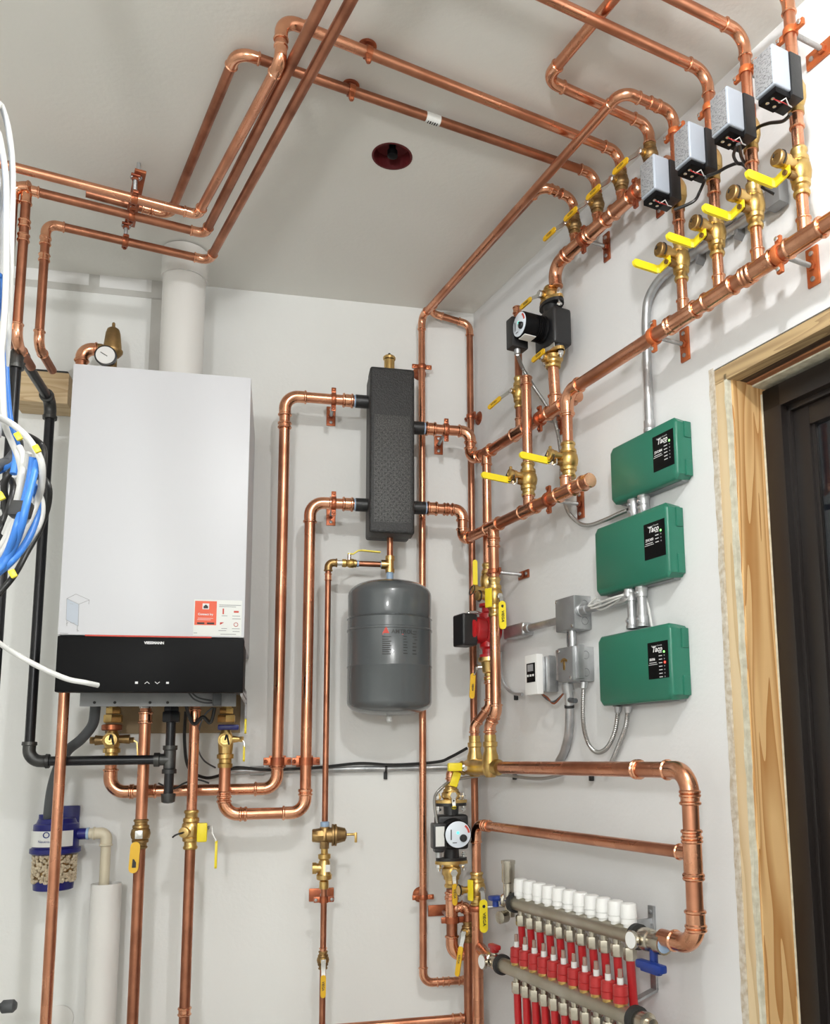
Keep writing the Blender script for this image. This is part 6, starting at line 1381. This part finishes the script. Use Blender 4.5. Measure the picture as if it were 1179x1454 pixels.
# boiler isolation valves
for px, nm, lab, col_ in ((160, 'l', 'brass boiler isolation valve at the left, with brown ring and side caps', 'strap'), (322, 'r', 'brass boiler isolation valve at the right, with blue handle and yellow lever', 'navy')):
    xv_ = x_l if nm == 'l' else x_r; zlow = zvl if nm == 'l' else zvr; DB = DB1 if nm == 'l' else .125
    v = T('isolation_valve', lab, 'valve', bk(xv_, DB, zlow))
    zt1_ = bz0+.012; zt2_ = B(px, 1024, DB).z; zh = B(px, 1033, DB).z; zm_ = B(px, 1051, DB).z
    M().lathe(bk(xv_,DB,zlow-.004), ZD, [(0,R1),(0,R1*1.25),(.010,R1*1.3),(.012,R1*1.1),(.022,R1*1.1),(.024,.021),(.034,.021),(.036,.017),(zm_-zlow-.008,.019),(zm_-zlow+.012,.019),(zh-zlow-.006,.012),(zh-zlow+.004,.012)], 16).obj('body', 'brass', v)
    M().hexa(bk(xv_,DB,zt2_-.004), ZD, .020, .0245).hexa(bk(xv_,DB,zt2_+.018), ZD, .016, .019).cyl(bk(xv_,DB,zt2_+.030), bk(xv_,DB,zt1_), .012, seg=14).obj('union_nut', 'brass', v)
    M().lathe(bk(xv_-.002,DB,zh-.008), ZD, [(0,.022),(.002,.025),(.014,.025),(.016,.020)], 18).obj('ring_handle', col_, v) if nm == 'l' else M().box(bk(xv_+.006,DB+.010,zh), XD, YD, ZD, .052, .022, .014, .004).obj('ring_handle', col_, v)
    M().lathe(bk(xv_,DB+.010,zm_), YD, [(0,.014),(.018,.0175),(.026,.0175),(.027,.013),(.024,.012),(.024,.007),(.028,.006),(.028,0)], 22).obj('drain_outlet', 'brass', v)
    M().tube(smooth([bk(xv_,DB+.040,zm_), bk(xv_+.004,DB+.044,zm_+.012), bk(xv_+.010,DB+.040,zm_-.012)]), .0022, 6).obj('cap_tether', 'blackc', v)
    sg = -1 if nm == 'l' else 1
    if nm == 'l': M().cyl(bk(xv_-.016,DB,zm_), bk(xv_-.040,DB,zm_), .011, .013, 14).hexa(bk(xv_-.040,DB,zm_), -XD, .012, .010).obj('side_cap', 'bronze', v); M().cyl(bk(xv_+.016,DB,zm_+.002), bk(xv_+.042,DB,zm_+.002), .010, .012, 14).hexa(bk(xv_+.042,DB,zm_), XD, .010, .008).obj('side_cap', 'bronze', v)
    else: M().cyl(bk(xv_+.014,DB,zm_+.002), bk(xv_+.036,DB,zm_+.002), .010, .006, 12).hexa(bk(xv_+.034,DB,zm_+.002), XD, .010, .008).obj('stem', 'brass', v)
    lx = xv_+(.050 if nm == 'l' else .042)
    if nm == 'r':
        M().stadium(bk(lx+.004,DB,zm_-.014), bk(lx+.004,DB,zm_-.055), YD, .014, .005).stadium(bk(lx+.006,DB,zm_+.016), bk(lx+.006,DB,zm_+.055), YD, .014, .005).obj('grip', 'yellow', v)
        M().ribbon([bk(lx-.004,DB,zm_+.004), bk(lx+.004,DB,zm_-.006), bk(lx+.005,DB,zm_-.018)], YD, .012, .002).obj('lever', 'chrome', v)
    else:
        M().ribbon([bk(lx,DB,zm_), bk(lx+.010,DB,zm_-.006), bk(lx+.014,DB,zm_-.050)], YD, .010, .003).obj('lever', 'brass', v)
# ================================================================== GAS LINE
dg_ = .195; rg_ = .0115
zg = B(200, 1079, dg_).z; xg0 = B(44, 1082, dg_).x
xg1 = B(241, 1080, dg_).x
gt = B(64, 585, dg_); xg0 = (B(53,1000,dg_).x+gt.x)/2
go = al(bk(xg0, dg_, B(63,572,dg_).z), 'y', px=24)
t = T('gas_pipe', 'black iron gas line looping down the left wall and across under the boiler', 'pipe', bk(xg0, dg_, zg))
ztop_ = B(63, 570, dg_).z
Lq = [bk(xg1-.030, dg_, zg), bk(xg0, dg_, zg), bk(xg0, dg_, ztop_), V((xg0, go.y, ztop_)), V((xg0, go.y, .2))]
def iron_run(par, pts, r, names=True):
    cut = [0]*len(pts)
    for i in range(1, len(pts)-1):
        a = (pts[i]-pts[i-1]).normalized(); b = (pts[i+1]-pts[i]).normalized(); Rb = r*2.4; tr_ = Rb; Ls = r*1.6
        ctr = pts[i]-a*tr_+b*Rb; v0 = (pts[i]-a*tr_)-ctr; ax = a.cross(b).normalized(); P = []; S = []
        for t_, k in ((0,1.0),(.0001,1.45),(r*.7,1.5),(r*.8,1.28),(Ls,1.25)): P.append(pts[i]-a*(tr_+Ls-t_)); S.append(r*k)
        for q_ in range(1, 9): P.append(ctr+Matrix.Rotation(math.pi/2*q_/8, 3, ax) @ v0); S.append(r*1.27)
        for t_, k in ((Ls-r*.8,1.28),(Ls-r*.7,1.5),(Ls-.0001,1.45),(Ls,1.0)): P.append(pts[i]+b*(tr_+t_)); S.append(r*k)
        M().tube(P, S, 16).obj('elbow', 'iron_fit', par); cut[i] = tr_+Ls-r*.5
    for i in range(len(pts)-1):
        d = (pts[i+1]-pts[i]).normalized(); a = pts[i]+d*cut[i]; b = pts[i+1]-d*cut[i+1]
        if (b-a).dot(d) > .002: M().cyl(a, b, r, seg=18).obj('pipe', 'iron', par)
iron_run(t, Lq, rg_)
zu_ = B(242, 1022, dg_).z
M().lathe(bk(xg1,dg_,zg-.034), ZD, [(0,rg_),(0,rg_*1.5),(.010,rg_*1.5),(.012,rg_*1.25),(.056,rg_*1.25),(.058,rg_*1.5),(.068,rg_*1.5),(.068,rg_)], 18).lathe(bk(xg1,dg_,zg), -XD, [(0,rg_*1.25),(.022,rg_*1.25),(.024,rg_*1.5),(.036,rg_*1.5),(.036,rg_)], 18).obj('tee', 'iron_fit', t)
M().cyl(bk(xg1,dg_,zg+.030), bk(xg1,dg_,zu_), rg_, seg=16).obj('pipe', 'iron', t)
M().cyl(bk(xg1,dg_,zg-.030), bk(xg1,dg_,B(240,1130,dg_).z), rg_, seg=16).obj('pipe', 'iron', t)
M().hexa(bk(xg1,dg_,zu_-.006), ZD, .026, .0225).hexa(bk(xg1,dg_,zu_+.020), ZD, .012, .019).cyl(bk(xg1,dg_,zu_+.03), bk(xg1,dg_,bz0+.02), .012, seg=14).obj('union', 'iron', t)
zc_ = B(240,1141,dg_).z; M().lathe(bk(xg1,dg_,zc_), ZD, [(0,0),(.001,.010),(.004,rg_*1.35),(.022,rg_*1.5),(.024,rg_*1.5),(.024,rg_)], 18).obj('cap', 'iron_fit', t)
# wood block behind the left pipes
wb = .095
o = bbox(M(), B(18,550,wb).x, B(97,550,wb).x, .001, wb, B(60,571,wb).z, B(60,527,wb).z, .002).obj('wood_block', 'block'); top(o, 'pale pine block on the wall behind the left pipes', 'block')
o = bbox(M(), B(45,526,.09).x, B(96,530,.09).x, .012, .085, B(60,527,wb).z+.001, B(60,527,wb).z+.010, .003).obj('rubber_pad', 'ink'); top(o, 'black strip lying on top of the pine block', 'pad')
# hose, neutraliser, drain pipe
tube_thing('dark grey condensate hose curving from the boiler to the blue cartridge', 'condensate_hose', 'hose', [B(136,988,.16), B(135,1010,.15), B(131,1030,.14), B(115,1050,.13), B(96,1066,.12), B(82,1092,.11), B(73,1125,.10), B(68,1168,.085)], .0125, 'greyc', 14)
dn_ = .075; xn = B(79,1200,dn_).x; rn = .052
Zn = lambda py: B(79, py, dn_).z
t = T('condensate_cartridge', 'blue condensate cartridge filled with pale stone chips on the left wall', 'filter', bk(xn, dn_, Zn(1262)))
M().lathe(bk(xn,dn_,Zn(1212)), ZD, [(0,rn),(.004,rn+.006),(.014,rn+.006),(.016,rn+.001),(Zn(1170)-Zn(1212),rn),(Zn(1168)-Zn(1212),rn-.006),(Zn(1162)-Zn(1212),rn-.010),(Zn(1162)-Zn(1212)+.001,0)], 32).cyl(bk(xn-.022,dn_,Zn(1164)), bk(xn-.022,dn_,Zn(1156)), .020, seg=20).cyl(bk(xn+rn-.004,dn_,Zn(1185)), bk(xn+rn+.022,dn_,Zn(1185)), .014, seg=16).obj('cap', 'navy', t)
bbox(M(), B(86,1160,.006).x, B(113,1160,.006).x, .001, .010, B(100,1210,.01).z, B(100,1144,.01).z, .003).obj('bracket', 'navy', t)
fnc = lambda a, h: bk(xn, dn_, 0)+V((math.sin(a)*(rn+.0042), -math.cos(a)*(rn+.0042), Zn(1200)+h)); vs = []; n = 14
hl_ = Zn(1178)-Zn(1200)
for i in range(n+1): a = -1.25+2.2*i/n; vs += [fnc(a, 0), fnc(a, hl_)]
M().add(vs, [(2*i, 2*i+2, 2*i+3, 2*i+1) for i in range(n)]).obj('paper_band', 'paper', t)
fm = lambda x, y: bk(xn, dn_, 0)+V((math.sin(-.55+x/rn)*(rn+.0048), -math.cos(-.55+x/rn)*(rn+.0048), Zn(1194)+y))
M().text('Neutra-Safe', (0,0,0), XD, ZD, .009, fn=fm).obj('lettering', 'bluep', t, flat=True)
vs = []
for i in range(17):
    a = math.pi*2*i/16; vs += [bk(xn,dn_,Zn(1186)-.004)+V((math.sin(a)*.0,0,0))]
gx_ = xn-.010; M().torus(bk(gx_, dn_+rn+.0044, Zn(1183)), YD, .0065, .0012, 20, 6).obj('oval_logo', 'bluep', t)
bc_ = M(); M().lathe(bk(xn,dn_,Zn(1252)), ZD, [(0,rn-.014),(.004,rn-.010),(.02,rn-.007),(Zn(1210)-Zn(1252),rn-.007)], 28).obj('jar', 'bronze', t)
random.seed(11)
m_b = MT['beads']
H0, H1_ = Zn(1252), Zn(1212)
for i in range(430):
    a = random.uniform(-2.2, 2.2); z = random.uniform(H0+.002, H1_-.002); bc_.ball(bk(xn,dn_,z)+V((math.sin(a)*(rn-.0045), -math.cos(a)*(rn-.0045), 0)), random.uniform(.0034,.0046), 8)
o = bc_.obj('stone_chips', 'beads', t); o['kind'] = 'stuff'
M().lathe(bk(xn,dn_,Zn(1263)), ZD, [(0,rn-.012),(.002,rn-.007),(Zn(1249)-Zn(1263),rn-.005),(Zn(1249)-Zn(1263)+.001,rn-.02)], 28).obj('base', 'navy', t)
xd_ = B(149,1230,dn_).x; ze_ = Zn(1185)
t = T('drain_pipe', 'cream plastic elbow pipe from the blue cartridge into the white drain pipe', 'pipe', bk(xd_, dn_, B(148,1254,dn_).z))
elbow(t, bk(xd_, dn_, ze_), XD, -ZD, .0125, Rb=.014, Ls=.018, m='cpvc')
M().cyl(bk(xn+rn+.018,dn_,ze_), bk(xd_-.02,dn_,ze_), .0125, seg=16).cyl(bk(xd_,dn_,ze_-.02), bk(xd_,dn_,B(148,1262,dn_).z), .0122, seg=16).obj('pipe', 'cpvc', t)
M().cyl(bk(xn+rn+.018,dn_,ze_), bk(xn+rn+.024,dn_,ze_), .0150, seg=16).obj('tape_ring', 'lightblue', t)
xw_ = B(151,1260,dn_).x; M_ = M().lathe(bk(xw_, dn_, 0), ZD, [(0,.036),(B(151,1254,dn_).z,.036),(B(151,1254,dn_).z,.033),(0.05,.033)], 36).obj('standpipe', 'pvc'); top(M_, 'white vertical drain pipe open at the top, lower left', 'pipe')
o = M().lathe(B(84,1447,0), YD, [(0,.034),(.006,.034),(.008,.030),(.008,0)], 30).obj('round_cover', 'pvc'); top(o, 'round white cover low on the back wall behind the leftmost copper pipe', 'cap')
o = M().lathe(B(-60,1434,.25), XD, [(0,.008),(.085,.008),(.090,.014),(.112,.014),(.118,.008),(.118,0)], 14).obj('hose_end', 'greyc'); top(o, 'dark grey fitting poking in at the bottom left edge', 'fitting')
# black cables under the boiler
tube_thing('black cable hanging in a loop under the boiler, between its two middle pipes', 'power_cable', 'cable', [B(262,990,.20), B(268,1015,.19), B(276,1028,.19), B(288,1018,.19), B(299,1026,.19), B(305,1005,.2)], .0045, 'blackc')
tube_thing('thin grey wire curving under the boiler', 'control_wire', 'cable', [B(302,1005,.2), B(291,1015,.19), B(283,1035,.17), B(281,1062,.12), B(290,1080,.06), B(306,1090,.03)], .0022, 'greyc')
tube_thing('thin black wire lying over the lowest horizontal copper pipe', 'control_wire', 'cable', [B(225,1112,.142), B(245,1120,.150), B(262,1112,.150), B(280,1107,.150), B(297,1112,.145)], .0022, 'blackc')
# ================================================================== CABLES HANGING AT THE LEFT EDGE, CLOSER TO THE CAMERA
def cab(px, py, d=1.5): return B(px, py, d)
CS = 3.16
def strand(kind, label, pts, d, r, m):
    P = [cab(x, y, d+.012*math.sin(i*1.3+len(label))) for i, (x, y) in enumerate(pts)]
    if pts[0][1] < 420 and r < .005: P = [V((P[0].x-.02, P[0].y, CEIL-.001)), V((P[0].x-.02, P[0].y, (P[0].z+CEIL)/2))]+P
    tube_thing(label, 'network_cable', 'cable', P, r, m, 10, 8)
q = lambda L: [(x/CS, 540+y/CS) for x, y in L]
strand(0, 'white cable hanging outermost down the left edge from the ceiling', [(-14,120),(2,150),(13,190),(18,250),(16,340),(14,430),(10,500),(4,560),(-3,620)], 1.50, .0034, 'whitec')
strand(0, 'second white cable hanging down the left edge, inside the outermost one', [(-16,150),(-2,190),(8,250),(9,330),(8,420),(2,500),(-6,560)], 1.52, .0034, 'whitec')
strand(0, 'third white cable hugging the left edge under the ceiling', [(-18,200),(-6,240),(3,300),(3,380),(-2,440),(-8,480)], 1.48, .0034, 'whitec')
strand(0, 'white cable running down into the blue and white tangle', [(-10,380),(0,470),(3,530)]+q([(20,180),(50,270),(80,340),(95,420),(80,520),(55,600),(20,690)]), 1.53, .0032, 'whitec')
strand(0, 'blue cable coming down the left edge into the tangle', [(-8,330),(2,400),(6,470),(9,540)]+q([(40,150),(60,240),(92,330)]), 1.50, .0036, 'bluec')
strand(0, 'blue cable beside the first one at the left edge', [(-12,400),(0,470),(5,540)]+q([(28,160),(48,250),(72,330),(60,420)]), 1.51, .0036, 'bluec')
strand(0, 'white cable arching over the top of the tangle', q([(-40,150),(0,168),(60,200),(112,245),(160,310),(188,380),(185,480),(160,560),(120,650),(70,730)]), 1.56, .0034, 'whitec')
strand(0, 'white cable descending through the middle of the tangle', q([(88,300),(104,345),(97,430),(82,530),(62,620),(20,720),(-30,790)]), 1.54, .0034, 'whitec')
strand(0, 'white cable next to the blue bundle inside the tangle', q([(128,325),(112,430),(88,540),(70,630),(30,745),(-30,820)]), 1.55, .0034, 'whitec')
strand(0, 'blue cable forming the left strand of the taped bundle', q([(148,345),(134,440),(104,560),(80,640),(55,720),(20,800),(-30,850)]), 1.57, .0036, 'bluec')
strand(0, 'blue cable forming the right strand of the taped bundle', q([(166,365),(146,450),(118,560),(98,650),(66,740),(20,820),(-30,870)]), 1.575, .0036, 'bluec')
strand(0, 'blue cable curving round the right side of the tangle', q([(150,470),(168,540),(162,620),(122,720),(52,812),(-30,880)]), 1.55, .0036, 'bluec')
strand(0, 'white cable curving round the right side of the tangle', q([(160,480),(187,545),(182,625),(142,700),(62,800),(-30,885)]), 1.53, .0034, 'whitec')
strand(0, 'black cable looping widest round the right of the tangle', q([(150,430),(200,445),(221,490),(214,570),(180,665),(122,770),(60,880),(-30,985)]), 1.50, .0032, 'blackc')
strand(0, 'black cable over the upper right of the tangle', q([(90,240),(140,258),(185,290),(197,335),(190,420),(185,500)]), 1.49, .0038, 'blackc')
strand(0, 'black cable deep at the left edge of the tangle', q([(-20,700),(12,640),(26,560),(18,470),(40,420),(60,400)]), 1.47, .0036, 'blackc')
strand(0, 'second black cable deep at the left edge of the tangle', q([(60,660),(38,700),(30,640),(45,560),(60,480),(40,440),(0,470)]), 1.46, .0034, 'blackc')
strand(0, 'grey flat cable crossing the tangle at the left edge', q([(-30,400),(0,380),(40,360),(80,300),(60,250),(0,220)]), 1.46, .0060, 'greyc')
strand(0, 'blue cable crossing low behind the grey one at the left edge', q([(-30,420),(10,400),(50,385),(85,350)]), 1.47, .0036, 'bluec')
strand(0, 'white cable stub hanging low at the left edge', q([(-30,560),(10,600),(30,560),(50,500),(60,430)]), 1.45, .0034, 'whitec')
strand(0, 'loose white cable with a cut end reaching across the black boiler panel', [(-20,900),(0,914),(25,930),(60,949),(95,964),(120,969),(139,973)], 1.30, .0034, 'whitec')
zb_ = cab(30,724,1.57); o = M().box(zb_+XD*0+YD*.0, XD, YD, (ZD*.98+XD*.2).normalized(), .018, .020, .016, .003).obj('tape_band', 'ink'); top(o, 'black tape band round the blue cables at the left edge', 'tape')
for (x, y), nm in (((165,308),'upper right of the tangle'),((58,868),'lower left of the tangle'),((82,252),'upper middle of the tangle'),((4,520),'left edge of the tangle')):
    p = cab(x/CS, 540+y/CS, 1.585); o = M().box(p, (XD+ZD*.6).normalized(), YD, (ZD-XD*.6).normalized(), .006, .004, .008, .001).obj('yellow_tag', 'yellow'); top(o, 'small yellow tag on the cables, '+nm, 'tag')
# ================================================================== LIGHT AND CAMERA
def lamp(nm, lab, x, y, e, rad, z=CEIL):
    t = T(nm, lab, 'lamp', (x, y, z))
    M().lathe((x, y, z), -ZD, [(0,.055),(.012,.055),(.022,.035),(.040,.022),(.042,0)], 28).obj('socket', 'whitep', t)
    M().ball((x, y, z-.070), .030, 16).obj('bulb', 'bulb', t)
    l = bpy.data.lights.new(nm+'_light', 'POINT'); l.energy = e; l.shadow_soft_size = rad; l.color = (.985, .995, 1)
    o = bpy.data.objects.new(nm+'_light', l); COL.objects.link(o); o.location = (x, y, z-.105-rad)
lamp('ceiling_lamp', 'bare bulb on the ceiling in front of the right wall, outside the picture', -.24, -2.05, 33, .030)
t = T('fill_lamp', 'white globe added as fill light behind the camera, outside the picture', 'lamp', (-1.0, -3.35, CEIL))  # unseen lamp added as soft fill, brightens walls and ceiling
M().cyl((-1.0,-3.35,CEIL), (-1.0,-3.35,2.12), .004, seg=8).obj('cord', 'whitec', t)
M().ball((-1.0,-3.35,2.0), .12, 20).obj('globe', 'bulb', t)
l = bpy.data.lights.new('fill_light', 'POINT'); l.energy = 68; l.shadow_soft_size = .12; l.color = (.98, .995, 1)
o = bpy.data.objects.new('fill_light', l); COL.objects.link(o); o.location = (-1.0, -3.2, 1.86)
wd = bpy.data.worlds.new('world'); bpy.context.scene.world = wd; wd.use_nodes = True
wd.node_tree.nodes['Background'].inputs[0].default_value = (.02,.022,.03,1); wd.node_tree.nodes['Background'].inputs[1].default_value = .5
cam = bpy.data.cameras.new('camera'); co = bpy.data.objects.new('camera', cam); COL.objects.link(co)
cam.sensor_fit = 'VERTICAL'; cam.sensor_height = 24; cam.lens = F_*24/H_
cam.shift_x = -(PX_-W_/2)/H_; cam.shift_y = (PY_-H_/2)/H_
cam.clip_start = .02
m4 = Matrix((RR, UU, -FF)).transposed().to_4x4(); m4.translation = CAM; co.matrix_world = m4
sc = bpy.context.scene; sc.camera = co
sc.view_settings.view_transform = 'Standard'; sc.view_settings.look = 'None'; sc.view_settings.gamma = 1; sc.view_settings.exposure = 0.07
sc.view_settings.use_curve_mapping = False
for o in bpy.data.objects:
    if o.parent is None and o.get('label') and not 4 <= len(o['label'].split()) <= 16: print('LABEL', o.name, len(o['label'].split()), o['label'])
